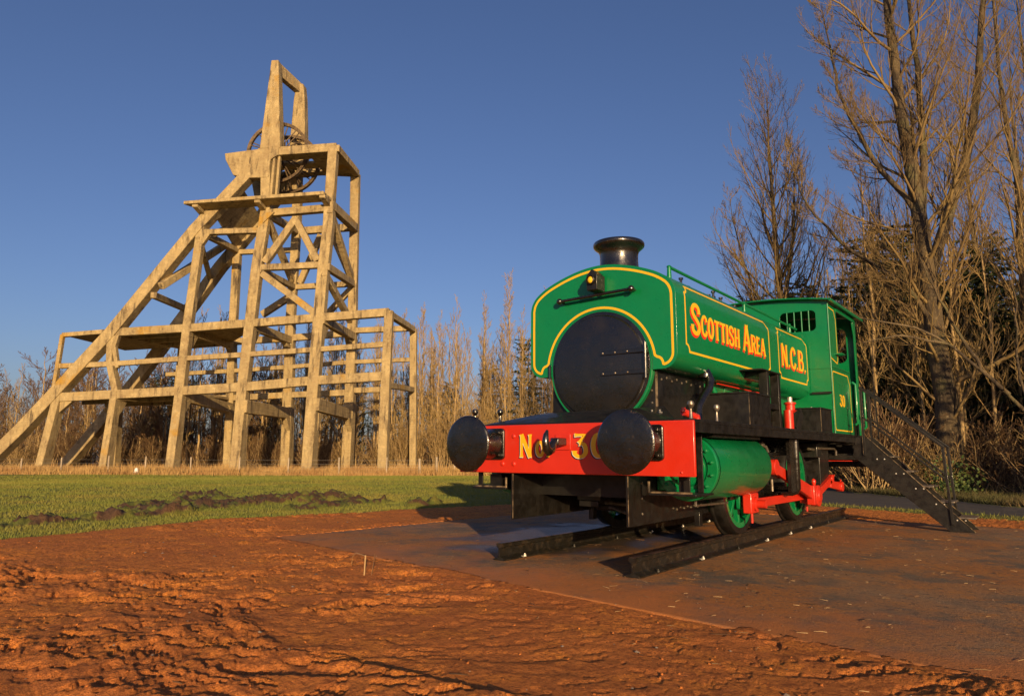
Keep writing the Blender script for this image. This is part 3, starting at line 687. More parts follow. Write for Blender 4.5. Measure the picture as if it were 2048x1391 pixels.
# haunches: concrete knees under the cross beams, at the front legs and at the rear ones
for u_, z_, rows in ((-15.7, 5.25, 'f'), (-10.65, 5.3, 'fr'), (-5.15, 5.3, 'fr'), (.2, 4.25, 'fr'), (6.05, 4.15, 'fr'), (-5.2, 10.7, 'fr'), (.15, 11.0, 'fr'), (6.0, 11.4, 'fr')):
    for r_ in rows:
        mb = MB(); wf = .55 + .0875 * (z_ - 5) + .6; wr = 9.75 - .0875 * (z_ - 5)
        if r_ == 'f': poly = [(wf - .1, z_ + .1), (wf + 1.25, z_ + .1), (wf + .9, z_ - .1), (wf + .25, z_ - .95), (wf - .1, z_ - 1.3)]
        else: poly = [(wr + .1, z_ + .1), (wr - 1.15, z_ + .1), (wr - .9, z_ - .1), (wr - .25, z_ - .85), (wr + .1, z_ - 1.2)]
        mb.prism(poly, Matrix(((0, 0, 1, u_ - .24), (1, 0, 0, 0), (0, 1, 0, 0), (0, 0, 0, 1))), .48)
        tw_build(mb, 'haunch')
# triangular knees in the front plane
for a, b, c in (((-15.3, .7, 5.25), (-14.2, .7, 5.3), (-15.3, .7, 4.3)), ((-11.6, .9, 10.6), (-10.9, .9, 10.7), (-11.3, .9, 9.0)), ((.45, 1.7, 21.1), (1.4, 1.7, 21.2), (.45, 1.7, 20.2)), ((-4.8, 1.75, 19.5), (-4.1, 1.75, 19.5), (-4.8, 1.75, 18.4))):
    mb = MB(); v = [Vector(p) for p in (a, b, c)]
    mb.add([*v, *[p + Vector((0, .45, 0)) for p in v]], [(0, 1, 2), (5, 4, 3), (0, 3, 4, 1), (1, 4, 5, 2), (2, 5, 3, 0)])
    tw_build(mb, 'haunch')
# floors
def slab(pts, t, name='deck'):
    mb = MB(); p = [Vector(q) for q in pts]
    n = len(p); mb.add(p + [q + Vector((0, 0, t)) for q in p], [tuple(range(n - 1, -1, -1)), tuple(range(n, 2 * n))] + [(i, (i + 1) % n, n + (i + 1) % n, n + i) for i in range(n)])
    return tw_build(mb, name)
slab([(-15.5, .9, 5.55), (-5.4, .9, 5.95), (-5.4, 9.5, 5.95), (-16.2, 9.5, 5.75)], .25)
slab([(-11.6, 1.3, 10.95), (-.3, 1.35, 11.45), (-1.4, 4.6, 11.5), (-5.3, 9.1, 11.25), (-10.2, 9.1, 11.1)], .25)
slab([(-15.9, 1.1, 10.72), (-12.2, 1.2, 10.85), (-10.6, 9.0, 10.85), (-15.6, 9.0, 10.6)], .16)
for k in range(3):
    w_ = 3 + 2.2 * k; mb = MB(); mb.bar((-11.2, w_, 10.85), (-5.4, w_, 11.15), .35, .45); tw_build(mb, 'beam')
for k in range(2):
    w_ = 3.6 + 3 * k; mb = MB(); mb.bar((-15.4, w_, 5.4), (-5.4, w_, 5.7), .35, .5); tw_build(mb, 'beam')
# balcony: thin slab on brackets, standing out in front of the legs
slab([(-5.95, .50, 21.62), (6.02, .55, 22.18), (6.25, 1.95, 22.05), (-5.1, 1.95, 21.55)], .30, 'balcony')
for u_ in (-5.0, .35, 5.9):
    mb = MB(); z_ = 21.62 + (u_ + 5.95) * .047
    mb.prism([(.62, z_ - .02), (1.95, z_ - .02), (1.95, z_ - .55), (.62, z_ - .25)], Matrix(((0, 0, 1, u_ - .25), (1, 0, 0, 0), (0, 1, 0, 0), (0, 0, 0, 1))), .5)
    tw_build(mb, 'bracket')
# wheel house: side girders, roof strips with slots for the wheels, gusset at the struts' head
def wall_poly(poly, w0, w1, name):
    mb = MB(); n = len(poly)
    vs = [(u_, w0 + SBF * (z_ - 27), z_) for u_, z_ in poly] + [(u_, w1 + SBF * (z_ - 27), z_) for u_, z_ in poly]
    mb.add(vs, [tuple(range(n - 1, -1, -1)), tuple(range(n, 2 * n))] + [(i, (i + 1) % n, n + (i + 1) % n, n + i) for i in range(n)])
    return tw_build(mb, name)
wall_poly([(-3.60, 26.82), (-3.45, 26.2), (-2.62, 24.75), (-1.55, 24.45), (-.45, 24.45), (.55, 24.45), (.55, 26.1), (1.2, 26.55), (1.2, 27.25), (-.2, 27.18)], 2.34, 3.1, 'gusset')
for a in ((-3.4, 26.75), ):
    mb = MB()
    mb.add([(-3.55, 7.2, 26.9), (-3.0, 7.2, 24.6), (1.0, 7.2, 24.6), (1.0, 7.2, 27.2), (-3.55, 7.8, 26.9), (-3.0, 7.8, 24.6), (1.0, 7.8, 24.6), (1.0, 7.8, 27.2)],
           [(0, 1, 2, 3), (7, 6, 5, 4), (0, 4, 5, 1), (1, 5, 6, 2), (2, 6, 7, 3), (3, 7, 4, 0)])
    tw_build(mb, 'gusset')
for w0, w1 in ((3.1, 3.95), (4.85, 5.95), (6.85, 7.7)):
    slab([(-3.2, w0, 26.55), (6.0, w0, 26.85), (6.1, w1, 26.85), (-3.2, w1, 26.55)], .25, 'roof')
slab([(3.6, 3.95, 26.76), (6.05, 3.95, 26.84), (6.1, 6.85, 26.84), (3.6, 6.85, 26.76)], .25, 'roof')
slab([(-3.2, 3.95, 26.55), (-2.4, 3.95, 26.58), (-2.4, 6.85, 26.58), (-3.2, 6.85, 26.55)], .25, 'roof')
mb = MB(); mb.bar((.80, 2.75, 26.6), (.80, 2.4, 22.6), .22, .55, up=(0, 1, 0)); tw_build(mb, 'post')
mb = MB(); mb.bar((1.15, 2.85, 26.6), (1.15, 2.6, 22.6), .22, .4, up=(0, 1, 0)); tw_build(mb, 'post')
# the web wall between the struts
web = [Vector(p) for p in ((-4.1, 2.2, 21.34), (-2.0, 2.5, 23.9), (-2.6, 8.1, 22.9), (-5.05, 8.3, 20.1))]
mb = MB(); nn = (web[1] - web[0]).cross(web[3] - web[0]).normalized() * .25
mb.add([*web, *[p + nn for p in web]], [(0, 1, 2, 3), (7, 6, 5, 4), (0, 4, 5, 1), (1, 5, 6, 2), (2, 6, 7, 3), (3, 7, 4, 0)]); tw_build(mb, 'web_wall')
# the tapering portal above the wheels
def post(st, name):
    mb = MB(); rings = []
    for (u_, w_, z_), wd, dp in st:
        rings.append([(u_ - wd / 2, w_, z_), (u_ + wd / 2, w_, z_), (u_ + wd / 2, w_ + dp, z_), (u_ - wd / 2, w_ + dp, z_)])
    mb.loft(rings); tw_build(mb, name)
post([((.42, 2.38, 27.2), 1.85, 1.0), ((.30, 2.62, 30.0), 1.45, .95), ((.08, 3.12, 35.85), .64, .85)], 'portal_post')
post([((1.10, 6.70, 26.6), 1.9, 1.0), ((1.12, 6.55, 29.6), 1.45, .95), ((1.2, 6.25, 33.9), 1.0, .9), ((1.24, 6.15, 35.2), .62, .9)], 'portal_post')
mb = MB()
mb.add([(-.22, 3.9, 35.88), (.40, 3.9, 35.88), (1.55, 7.0, 35.25), (.95, 7.0, 35.25), (-.22, 3.9, 34.75), (.40, 3.9, 34.75), (1.55, 7.0, 34.3), (.95, 7.0, 34.3)],
       [(0, 1, 2, 3), (7, 6, 5, 4), (0, 4, 5, 1), (1, 5, 6, 2), (2, 6, 7, 3), (3, 7, 4, 0)])
tw_build(mb, 'portal_beam')
# winding wheels
def wheel(cu, cw, cz, r_):
    mb = MB(); n = 48; ro, ri = r_, r_ - .26
    prof = [(ro, -.16), (ro, -.11), (ro - .11, -.05), (ro - .11, .05), (ro, .11), (ro, .16), (ri, .13), (ri, -.13), (ro, -.16)]
    mb.lathe(prof, (cu, cw, cz), (0, 1, 0), n)
    mb.lathe([(.001, -.28), (.30, -.28), (.34, -.12), (.34, .12), (.30, .28), (.001, .28)], (cu, cw, cz), (0, 1, 0), 16)
    wh = tw_build(mb, 'winding_wheel', M['wheel_iron'], bevel=0)
    for k in range(26):
        th = 2 * math.pi * k / 26
        for s in ((-1, 1)[k % 2],):
            mb = MB(); mb.tube([(cu + .3 * math.cos(th), cw + s * .22, cz + .3 * math.sin(th)), (cu + (ri + .05) * math.cos(th + .06 * s), cw + s * .05, cz + (ri + .05) * math.sin(th + .06 * s))], .055, 5)
            mb.v = [tuple(TM @ Vector(p)) for p in mb.v]
            mb.build('spoke', M['wheel_iron'], wh, smooth=0)
    mb = MB(); mb.tube([(cu, cw - .75, cz), (cu, cw + .75, cz)], .11, 10); mb.v = [tuple(TM @ Vector(p)) for p in mb.v]; mb.build('axle', M['wheel_iron'], wh)
wheel(.25, 4.40, 27.65, 2.85)
wheel(.62, 6.40, 27.40, 2.80)
mb = MB()
for k in range(5): mb.tube([(.2 + k * .4, 3.2, 27.6 + .25 * k), (.3 + k * .4, 3.2, 26.9)], .03, 4)
tw_build(mb, 'bracing_iron', M['wheel_iron'], bevel=0).__setitem__('kind', 'stuff')

# ---------------------------------------------------------------- fence along the front of the rough grass
FN = thing('wire_fence', 'post and wire fence along the near edge of the dry grass', 'fence', (OW[0] + 4 * WV[0] * -1, OW[1] - 4 * WV[1], -.5))
rf = random.Random(3)
fx = []
for u_ in [-26, -22.3, -18.7, -15.1, -11.9, -8.2, -5.3, -1.8, 1.9, 5.6, 9.4, 12.9, 15.3, 16.4, 17.6, 18.7, 20.2, 21.6, 23.2, 25, 27, 29]:
    w_ = -3.0 + (0 if u_ < 15 else (u_ - 15) * .55)
    p = TM @ Vector((u_, w_, 0)); z_ = float(ground_z(np.array([p.x]), np.array([p.y]))[0])
    fx.append((p.x, p.y, z_))
    mb = MB(); h = rf.uniform(1.15, 1.35); r_ = .055 if u_ < 14 else .085; le = rf.uniform(-.05, .05)
    mb.tube([(p.x, p.y, z_ - .3), (p.x + le, p.y, z_ + h), (p.x + le, p.y, z_ + h + .01)], [r_, r_ * .95, r_ * .7], 8); mb.build('post', M['post'], FN)
for hz in (.25, .42, .6, .8, 1.08):
    mb = MB(); mb.tube([(a, b, c + hz) for a, b, c in fx], .006, 4); mb.build('wire', M['wire'], FN, smooth=0)
# white tree guard at the foot of the fence
p = TM @ Vector((-5.6, -3.6, 0)); z_ = float(ground_z(np.array([p.x]), np.array([p.y]))[0])
mb = MB(); mb.lathe([(.02, 0), (.14, .02), (.17, .2), (.12, .42), (.07, .5), (.001, .53)], (p.x, p.y, z_ - .02), (0, 0, 1), 9)
tag(mb.build('litter_bag', M['white_bag'], smooth=50), 'small white plastic bag caught at the foot of the fence', 'litter bag')

# ---------------------------------------------------------------- rails
RT = .167
def rail(x, y0, y1, label):
    t = thing('rail', label, 'rail', (x, y0, 0), 'rails under the locomotive')
    prof = [(-.070, .004), (.070, .004), (.070, .016), (.018, .034), (.009, .045), (.009, .118), (.034, .132), (.036, .160), (.028, .167), (-.028, .167), (-.036, .160), (-.034, .132), (-.009, .118), (-.009, .045), (-.018, .034), (-.070, .016)]
    mb = MB(); mb.prism(prof, Matrix(((1, 0, 0, x), (0, 0, 1, y0), (0, 1, 0, 0), (0, 0, 0, 1))), y1 - y0)
    mb.build('rail_body', M['rail_side'], t, smooth=35)
    mb = MB(); mb.box(x - .027, x + .027, y0 + .002, y1 - .002, RT + .0005, RT + .0025); mb.build('running_surface', M['rail_top'], t, smooth=0)
    rr = random.Random(int(x * 100) + 500)
    y = y0 + .32
    while y < y1:
        for s in (-1, 1):
            if s < 0 and x > 0: pass
            mb = MB(); q = s * .062
            mb.box(x + q - .02, x + q + .02, y - .025, y + .025, .012, .024)
            mb.lathe([(.016, 0), (.016, .015), (.008, .017), (.008, .027), (.001, .028)], (x + s * .078, y, .020), (0, 0, 1), 6)
            mb.build('clip', M['bolt_white'] if rr.random() < .45 else M['rail_side'], t, smooth=30)
        y += rr.uniform(.92, 1.02)
rail(.7525, -.10, 7.35, 'nearer black rail with white bolts, its cut end in the open')
rail(-.7525, -.02, 7.35, 'farther black rail, its end beside the damp patch')

# ---------------------------------------------------------------- locomotive
LO = thing('locomotive', 'green saddle tank steam locomotive with red buffer beam and yellow lining', 'locomotive', (0, 3.5, RT))
GR, RD, BK, BM = M['green'], M['red'], M['black'], M['black_matt']

# buffer beam
mb = MB(); mb.box(-1.30, 1.30, 0, .035, .85, 1.322)
beam = mb.build('buffer_beam', RD, LO, bevel=.008)
for x, z in ((-.59, 1.21), (-.59, .94), (-.73, .94), (-.73, 1.21), (.59, 1.21), (.59, .94), (.73, .94), (.73, 1.21)):
    mb = MB(); mb.dome((x, -.0, z), .024, (0, -1, 0), .014, 14, 4); mb.build('rivet', RD, beam)
mb = MB(); mb.dome((1.18, 0, .885), .012, (0, -1, 0), .009, 8, 3); mb.build('rivet', RD, beam)
mb = MB(); mb.box(-1.27, 1.27, 6.95, 6.985, .85, 1.30); mb.build('rear_buffer_beam', BM, LO, bevel=.006)

# stroke lettering ------------------------------------------------
def arc(cx, cy, rx, ry, a0, a1, n=14):
    return [(cx + rx * math.cos(R(a0 + (a1 - a0) * k / n)), cy + ry * math.sin(R(a0 + (a1 - a0) * k / n))) for k in range(n + 1)]
def cat(pts, n=6):
    out = []
    P = [pts[0]] + list(pts) + [pts[-1]]
    for i in range(1, len(P) - 2):
        for k in range(n):
            t = k / n
            out.append(tuple(.5 * (2 * P[i][j] + (P[i + 1][j] - P[i - 1][j]) * t + (2 * P[i - 1][j] - 5 * P[i][j] + 4 * P[i + 1][j] - P[i + 2][j]) * t * t + (-P[i - 1][j] + 3 * P[i][j] - 3 * P[i + 1][j] + P[i + 2][j]) * t ** 3) for j in (0, 1)))
    out.append(tuple(pts[-1])); return out
H_, V_ = .15, .25          # thin and thick strokes, in letter heights (x is stretched later)
GL = {
    'S': (.62, [(cat([(.54, .70), (.52, .86), (.40, .95), (.24, .95), (.12, .86), (.10, .72), (.20, .59), (.38, .47), (.52, .33), (.53, .17), (.40, .05), (.24, .04), (.11, .13), (.08, .30)]), .17)]),
    'C': (.62, [(cat([(.55, .72), (.50, .88), (.36, .96), (.20, .88), (.11, .68), (.10, .42), (.16, .16), (.34, .04), (.49, .11), (.56, .28)]), .17)]),
    'O': (.66, [(arc(.33, .5, .235, .455, 0, 360, 28), .18)]),
    'T': (.60, [([(.02, .93), (.58, .93)], .14), ([(.30, .98), (.30, .0)], .19)]),
    'I': (.26, [([(.13, 1.), (.13, 0)], .19)]),
    'H': (.66, [([(.13, 1.), (.13, 0)], .18), ([(.53, 1.), (.53, 0)], .18), ([(.13, .5), (.53, .5)], .11, 0)]),
    'A': (.70, [([(.08, 0), (.33, 1.)], .12), ([(.35, 1.), (.61, 0)], .19), ([(.18, .32), (.54, .32)], .11, 0)]),
    'R': (.66, [([(.13, 1.), (.13, 0)], .19), (cat([(.13, .94), (.40, .94), (.53, .82), (.53, .66), (.40, .53), (.13, .51)]), .13, 0), ([(.33, .52), (.59, 0)], .18)]),
    'E': (.54, [([(.13, 1.), (.13, 0)], .19), ([(.10, .93), (.48, .93)], .13), ([(.13, .51), (.42, .51)], .11), ([(.10, .07), (.50, .07)], .13)]),
    'N': (.68, [([(.11, 0), (.11, 1.)], .13), ([(.11, 1.), (.57, 0)], .19, 0), ([(.57, 0), (.57, 1.)], .13)]),
    'B': (.64, [([(.13, 1.), (.13, 0)], .19), (cat([(.13, .94), (.38, .94), (.50, .83), (.50, .66), (.38, .54), (.13, .53)]), .13, 0), (cat([(.13, .53), (.40, .53), (.55, .41), (.55, .19), (.41, .06), (.13, .06)]), .14, 0)]),
    '3': (.58, [(([(.08, .93), (.48, .93), (.26, .60)]), .13), (cat([(.26, .58), (.42, .55), (.50, .40), (.50, .20), (.38, .05), (.20, .05), (.08, .16), (.07, .28)]), .17)]),
    '0': (.60, [(arc(.30, .5, .205, .445, 0, 360, 26), .18)]),
    'o': (.50, [(arc(.25, .36, .165, .29, 0, 360, 22), .16)]),
    '.': (.20, [([(.03, .07), (.17, .07)], .14, 0)]),
    ' ': (.30, []),
}
def glyph_polys(ch):
    """quads strips of a letter: strokes with flared ends"""
    out = []
    for stk in GL[ch][1]:
        pts, wd = stk[0], stk[1]; flare = stk[2] if len(stk) > 2 else 1
        dense = []
        for a, b in zip(pts, pts[1:]):
            k = max(1, int(math.dist(a, b) / .06))
            dense += [(a[0] + (b[0] - a[0]) * i / k, a[1] + (b[1] - a[1]) * i / k) for i in range(k)]
        dense.append(pts[-1]); n = len(dense)
        closed = math.dist(pts[0], pts[-1]) < 1e-3
        L, Rr = [], []
        for i, p in enumerate(dense):
            if closed: q0, q1 = dense[(i - 1) % (n - 1)], dense[(i + 1) % (n - 1)]
            else: q0, q1 = dense[max(i - 1, 0)], dense[min(i + 1, n - 1)]
            tx, ty = q1[0] - q0[0], q1[1] - q0[1]; l_ = math.hypot(tx, ty) or 1
            nx, ny = -ty / l_, tx / l_
            w_ = wd * (.80 + .20 * abs(ty / l_)) / 2
            if flare and not closed:
                e = min(i, n - 1 - i) / max(n - 1, 1)
                dend = min(i, n - 1 - i) * .06
                w_ *= 1 + .55 * max(0, 1 - dend / .14) ** 1.5
            L.append((p[0] + nx * w_, p[1] + ny * w_)); Rr.append((p[0] - nx * w_, p[1] - ny * w_))
        out.append((L, Rr))
    return out
def lettering(text, h, width, place, m, name, parent, th=.0012, small=1.0, caps=(), off=(0, 0), lift=0.0):
    """place(s, t, n) -> world point; s along the text, t up, n off the surface. caps: indexes of tall letters"""
    adv = 0; items = []
    for i, ch in enumerate(text):
        sc = 1.0 if (not caps or i in caps) else small
        items.append((ch, adv, sc)); adv += (GL[ch][0] + .05) * sc
    kx = width / adv
    for ch, x0, sc in items:
        gp = glyph_polys(ch)
        if not gp: continue
        mb = MB()
        for q, (L, Rr) in enumerate(gp):
            n = len(L); vs = []
            base = lift + th + .00025 * q
            yo = h * .08 * (1 - sc) if sc < 1 else 0
            for P_ in (L, Rr):
                for a, b in P_:
                    vs.append(place((x0 + a * sc) * kx + off[0], b * h * sc + yo + off[1], base))
            for P_ in (L, Rr):
                for a, b in P_:
                    vs.append(place((x0 + a * sc) * kx + off[0], b * h * sc + yo + off[1], lift))
            fs = []
            for i in range(n - 1):
                fs += [(i, i + 1, n + i + 1, n + i), (2 * n + i, 3 * n + i, 3 * n + i + 1, 2 * n + i + 1), (i, 2 * n + i, 2 * n + i + 1, i + 1), (n + i, n + i + 1, 3 * n + i + 1, 3 * n + i)]
            fs += [(0, n, 3 * n, 2 * n), (n - 1, 3 * n - 1, 4 * n - 1, 2 * n - 1)]
            mb.add(vs, fs)
        mb.build(name, m, parent, smooth=0)
front = lambda x0, z0: (lambda s, t, n: (x0 + s, -n - .0004, z0 + t))
for off, mm, nm, lf in (((-.016, -.013), M['dark_letter'], 'letter_shade', .0004), ((-.005, -.005), M['white_letter'], 'letter_edge', .0020), ((0, 0), M['yellow'], 'letter', .0036)):
    lettering('N', .222, .165, front(-.515, 1.005), mm, nm, beam, off=off, lift=lf)
    lettering('o', .222, .125, front(-.325, 1.005), mm, nm, beam, off=off, lift=lf)
    lettering('3', .222, .175, front(.105, 1.005), mm, nm, beam, off=off, lift=lf)
    lettering('0', .222, .180, front(.300, 1.005), mm, nm, beam, off=off, lift=lf)
for off, mm, nm, lf in (((-.010, -.010), M['dark_letter'], 'letter_shade', .0004), ((0, 0), M['yellow'], 'letter', .0036)):
    lettering('.', .17, .06, front(-.20, 1.005), mm, nm, beam, off=off, lift=lf)

# buffers
for s in (-1, 1):
    x, z = .8635 * s, 1.136
    mb = MB(); mb.prism(rrect(x - .168, x + .168, z - .155, z + .155, .035), XZ(-.002), .030)
    bp = mb.build('buffer_base', BK, LO, bevel=.006)
    for dx in (-.125, .125):
        for dz in (-.11, .11):
            mb = MB(); mb.lathe([(.024, 0), (.024, .018), (.013, .02), (.013, .038), (.001, .04)], (x + dx, -.032, z + dz), (0, -1, 0), 6); mb.build('bolt', BK, bp, smooth=30)
    mb = MB(); mb.lathe([(.150, 0), (.145, .03), (.128, .06), (.118, .15), (.115, .235), (.100, .24), (.001, .24)], (x, -.032, z), (0, -1, 0), 28); mb.build('buffer_housing', M['buffer'], LO)
    mb = MB(); mb.lathe([(.078, .16), (.078, .30), (.10, .325), (.26, .335), (.268, .340), (.271, .350), (.267, .360), (.25, .366), (.20, .372), (.12, .377), (.05, .379), (.001, .380)], (x, -.032, z), (0, -1, 0), 56); mb.build('buffer_head', M['buffer'], LO, smooth=50)
    mb = MB()
    for th in (0, 90, 180, 270):
        c, s2 = math.cos(R(th)), math.sin(R(th)); mb.box(-.006, .006, -.10, 0, .11, .15, Matrix.Translation((x, -.033, z)) @ Matrix.Rotation(R(th + 45), 4, 'Y'))
    mb.build('gusset_ribs', BK, bp)

# draw hook
mb = MB(); mb.prism(rrect(-.085, .085, 1.075, 1.225, .01), XZ(-.001), .014); hk = mb.build('hook_plate', RD, LO, bevel=.003)
mb = MB(); mb.box(-.045, .045, -.16, -.012, 1.115, 1.185); hb = mb.build('draw_hook', BK, LO, bevel=.008)
mb = MB(); pts = []
for k in range(13):
    th = R(-40 + 235 * k / 12); pts.append((-.0, -.245 + .085 * math.sin(th) * 1 - .0, 1.14 - .085 * math.cos(th)))
hp = [(0, -.15, 1.15), (0, -.20, 1.12), (0, -.25, 1.075), (0, -.31, 1.06), (0, -.365, 1.09), (0, -.39, 1.15), (0, -.375, 1.21), (0, -.34, 1.25)]
hp = [(p[0], (p[1] + .15) * .62 - .15, p[2]) for p in hp]
mb.tube(hp, [.036, .040, .044, .044, .040, .034, .026, .012], 12); mb.build('hook', BK, hb)

# main frames, life guards, stretchers
for s in (-1, 1):
    x = .64 * s
    mb = MB(); poly = [(.04, .40), (.04, 1.23), (6.94, 1.23), (6.94, .55), (5.2, .42), (3.9, .42), (3.2, .50), (1.6, .41)]
    mb.prism(poly, YZ(x - .013), .026); fr = mb.build('main_frame', BM, LO, bevel=.003, seg=1)
    mb = MB(); mb.box(x + .0085, x + .0150, .0365, .0395, .41, .845); mb.build('worn_edge', M['rim'], fr, smooth=0)
    mb = MB()
    for k in range(9): mb.dome((x + .013 * s, .95 + .085 * k, .50 + (.0 if k % 2 else .018)), .014, (s, 0, 0), .012, 8, 2)
    for k in range(5): mb.dome((x + .013 * s, .30, .5 + .14 * k), .013, (s, 0, 0), .01, 8, 2)
    tag(mb.build('frame_rivets', M['steel'], fr), kind='stuff')
    mb = MB(); mb.box(x - .02, x + .04, 1.52, 1.60, .30, .45); mb.build('guard_iron', BM, fr, bevel=.004)
for y_, z_ in ((.55, .62), (1.75, .5), (3.2, .5)):
    mb = MB(); mb.box(-.63, .63, y_, y_ + .03, z_, 1.22); mb.build('frame_stretcher', BM, LO)
mb = MB(); mb.box(-.63, .63, .60, 1.9, 1.0, 1.22); mb.box(-.5, .5, 2.0, 6.9, .86, 1.22); mb.build('underframe_block', BM, LO)
mb = MB(); mb.prism([(-.63, .40), (.63, .40), (.63, .47), (-.63, .47)], XZ(1.62), .05); bc = mb.build('brake_cross_beam', BM, LO, bevel=.01)
mb = MB(); mb.tube([(-.4, 1.60, .44), (-.2, 1.2, .47), (.0, .9, .50), (.25, .7, .47), (.6, .62, .43)], .016, 8)
mb.tube([(-.45, 1.55, .5), (.55, 1.5, .46)], .03, 8); mb.build('brake_rod', M['steel'], LO)
mb = MB(); mb.box(-.36, -.08, .80, 1.02, .56, .66); mb.box(-.33, -.10, .79, .80, .50, .56); mb.build('drain_box', BM, LO, bevel=.006)
mb = MB(); mb.tube([(.05, .72, 1.0), (.05, .72, .72), (.07, .74, .62)], [.05, .045, .03], 10); mb.build('blast_drain', BK, LO)

# running board
mb = MB(); mb.box(-1.29, 1.29, .036, 6.50, 1.300, 1.335)
rb = mb.build('running_board', BM, LO, bevel=.003, seg=1)
for s in (-1, 1):
    mb = MB(); mb.box(min(1.272 * s, 1.287 * s), max(1.272 * s, 1.287 * s), .037, 6.50, 1.222, 1.299); mb.build('valance', BM, rb, bevel=.002, seg=1)
    for k in range(5):
        if k in (1,): continue
        mb = MB(); mb.bar((.66 * s, .45 + 1.35 * k, 1.225), (1.265 * s, .45 + 1.35 * k, 1.26), .02, .06); mb.build('board_bracket', BM, rb)

# sloping cover before the smokebox
mb = MB()
vs = [(-1.0, .05, 1.337), (1.12, .05, 1.337), (.70, .735, 1.337), (-.70, .735, 1.337), (-.55, .35, 1.44), (.62, .35, 1.46), (.70, .735, 1.50), (-.66, .735, 1.48)]
mb.add(vs, [(0, 1, 5, 4), (1, 2, 6, 5), (3, 0, 4, 7), (4, 5, 6, 7), (2, 3, 7, 6), (0, 3, 2, 1)]); cv = mb.build('front_cover', BM, LO, smooth=0, bevel=.006)
mb = MB()
for x in (.42, .5): mb.lathe([(.03, 0), (.03, .02), (.015, .022), (.015, .04), (.001, .042)], (x + .35, .30, 1.40), (0, 0, 1), 6)
mb.build('cover_bolt', BK, cv)

# smokebox
SBZ = 1.928
mb = MB(); mb.lathe([(.585, .0), (.585, 1.0), (.001, 1.0)], (0, .74, SBZ), (0, 1, 0), 64); sb = mb.build('smokebox', BK, LO)
mb = MB(); mb.lathe([(.57, 0), (.598, 0), (.603, .005), (.603, .095), (.598, .10), (.57, .10), (.57, 0)], (0, .685, SBZ), (0, 1, 0), 72); mb.build('smokebox_ring', GR, LO)
mb = MB(); mb.lathe([(.584, .09), (.584, .035), (.580, .024), (.560, .018), (.546, .018), (.538, .012), (.528, -.008), (.40, -.020), (.20, -.028), (.001, -.030)], (0, .66, SBZ), (0, 1, 0), 72)
door = mb.build('smokebox_door', BK, LO, smooth=35)
for z in (2.055, 1.845):
    mb = MB(); mb.box(.05, .545, .618, .636, z - .021, z + .021)
    hs = mb.build('hinge_strap', BK, door, bevel=.004)
    mb = MB()
    for x in (.08, .22, .36): mb.dome((x, .619, z), .013, (0, -1, 0), .010, 8, 3)
    mb.v = mb.v; tag(mb.build('hinge_rivets', M['steel'], door), kind='stuff')
mb = MB(); mb.tube([(.556, .622, 1.78), (.556, .622, 2.13)], .017, 12); mb.box(.535, .575, .625, .66, 1.82, 1.87); mb.box(.535, .575, .625, .66, 2.03, 2.08); mb.build('hinge_post', M['black'], door)
mb = MB(); mb.tube([(-.595, .65, 1.84), (-.595, .65, 1.99)], .013, 8); mb.build('door_latch', BK, door)
# saddle under the smokebox
mb = MB(); mb.box(-.62, .62, .742, 1.92, 1.337, 1.86); sd_ = mb.build('smokebox_saddle', BM, LO, bevel=.006)
mb = MB()
for k in range(9): mb.dome((.62, .84 + .12 * k, 1.80 if k % 2 else 1.775), .014, (1, 0, 0), .011, 8, 2); 
for k in range(4): mb.dome((.56, .742, 1.42 + .12 * k), .013, (0, -1, 0), .01, 8, 2)
tag(mb.build('saddle_rivets', M['steel'], sd_), kind='stuff')
mb = MB(); mb.box(.600, .6225, .739, .745, 1.34, 1.85); mb.box(.6205, .6235, .745, 1.92, 1.338, 1.352); mb.build('worn_edge', M['rim'], sd_, smooth=0)

# boiler and firebox
mb = MB(); mb.lathe([(.001, 0), (.60, 0), (.60, 3.6), (.001, 3.6)], (0, 1.74, 1.93), (0, 1, 0), 56); bo = mb.build('boiler', GR, LO)
mb = MB()
for y in (2.6, 3.6): mb.lathe([(.602, 0), (.61, .004), (.61, .05), (.602, .054)], (0, y, 1.93), (0, 1, 0), 56)
mb.build('boiler_band', GR, bo)
mb = MB(); mb.box(-.58, .58, 3.9, 5.32, 1.337, 1.95); mb.build('firebox', GR, LO, bevel=.02)

# saddle tank
T0, T1 = .68, 5.26
half = [(.66, 1.862), (.70, 1.860)]
half += [(.715 + .155 * math.cos(R(a)), 2.015 + .155 * math.sin(R(a))) for a in range(-80, 1, 10)]
half += [(.870, 2.20), (.870, 2.40), (.868, 2.55)]
half += cat([(.868, 2.60), (.853, 2.67), (.815, 2.735), (.76, 2.785), (.68, 2.835), (.60, 2.872), (.48, 2.917), (.36, 2.953), (.24, 2.981), (.12, 2.999), (0, 3.006)], 3)
outer = half + [(-x, z) for x, z in half[-2::-1]]
inner = [(.605 * math.cos(R(a)), 1.912 + .605 * math.sin(R(a))) for a in np.linspace(185, -5, 44)]
prof = outer + [(x, z) for x, z in inner]
tk = plate('saddle_tank', prof, [], T1 - T0, Matrix(((1, 0, 0, 0), (0, 0, 1, T0), (0, 1, 0, 0), (0, 0, 0, 1))), GR, LO, bevel=.018)
def tank_x(z):          # side surface
    pts = [(p[1], p[0]) for p in half if True]
    zs = [p[0] for p in pts[3:]]; xs = [p[1] for p in pts[3:]]
    return float(np.interp(z, zs, xs))
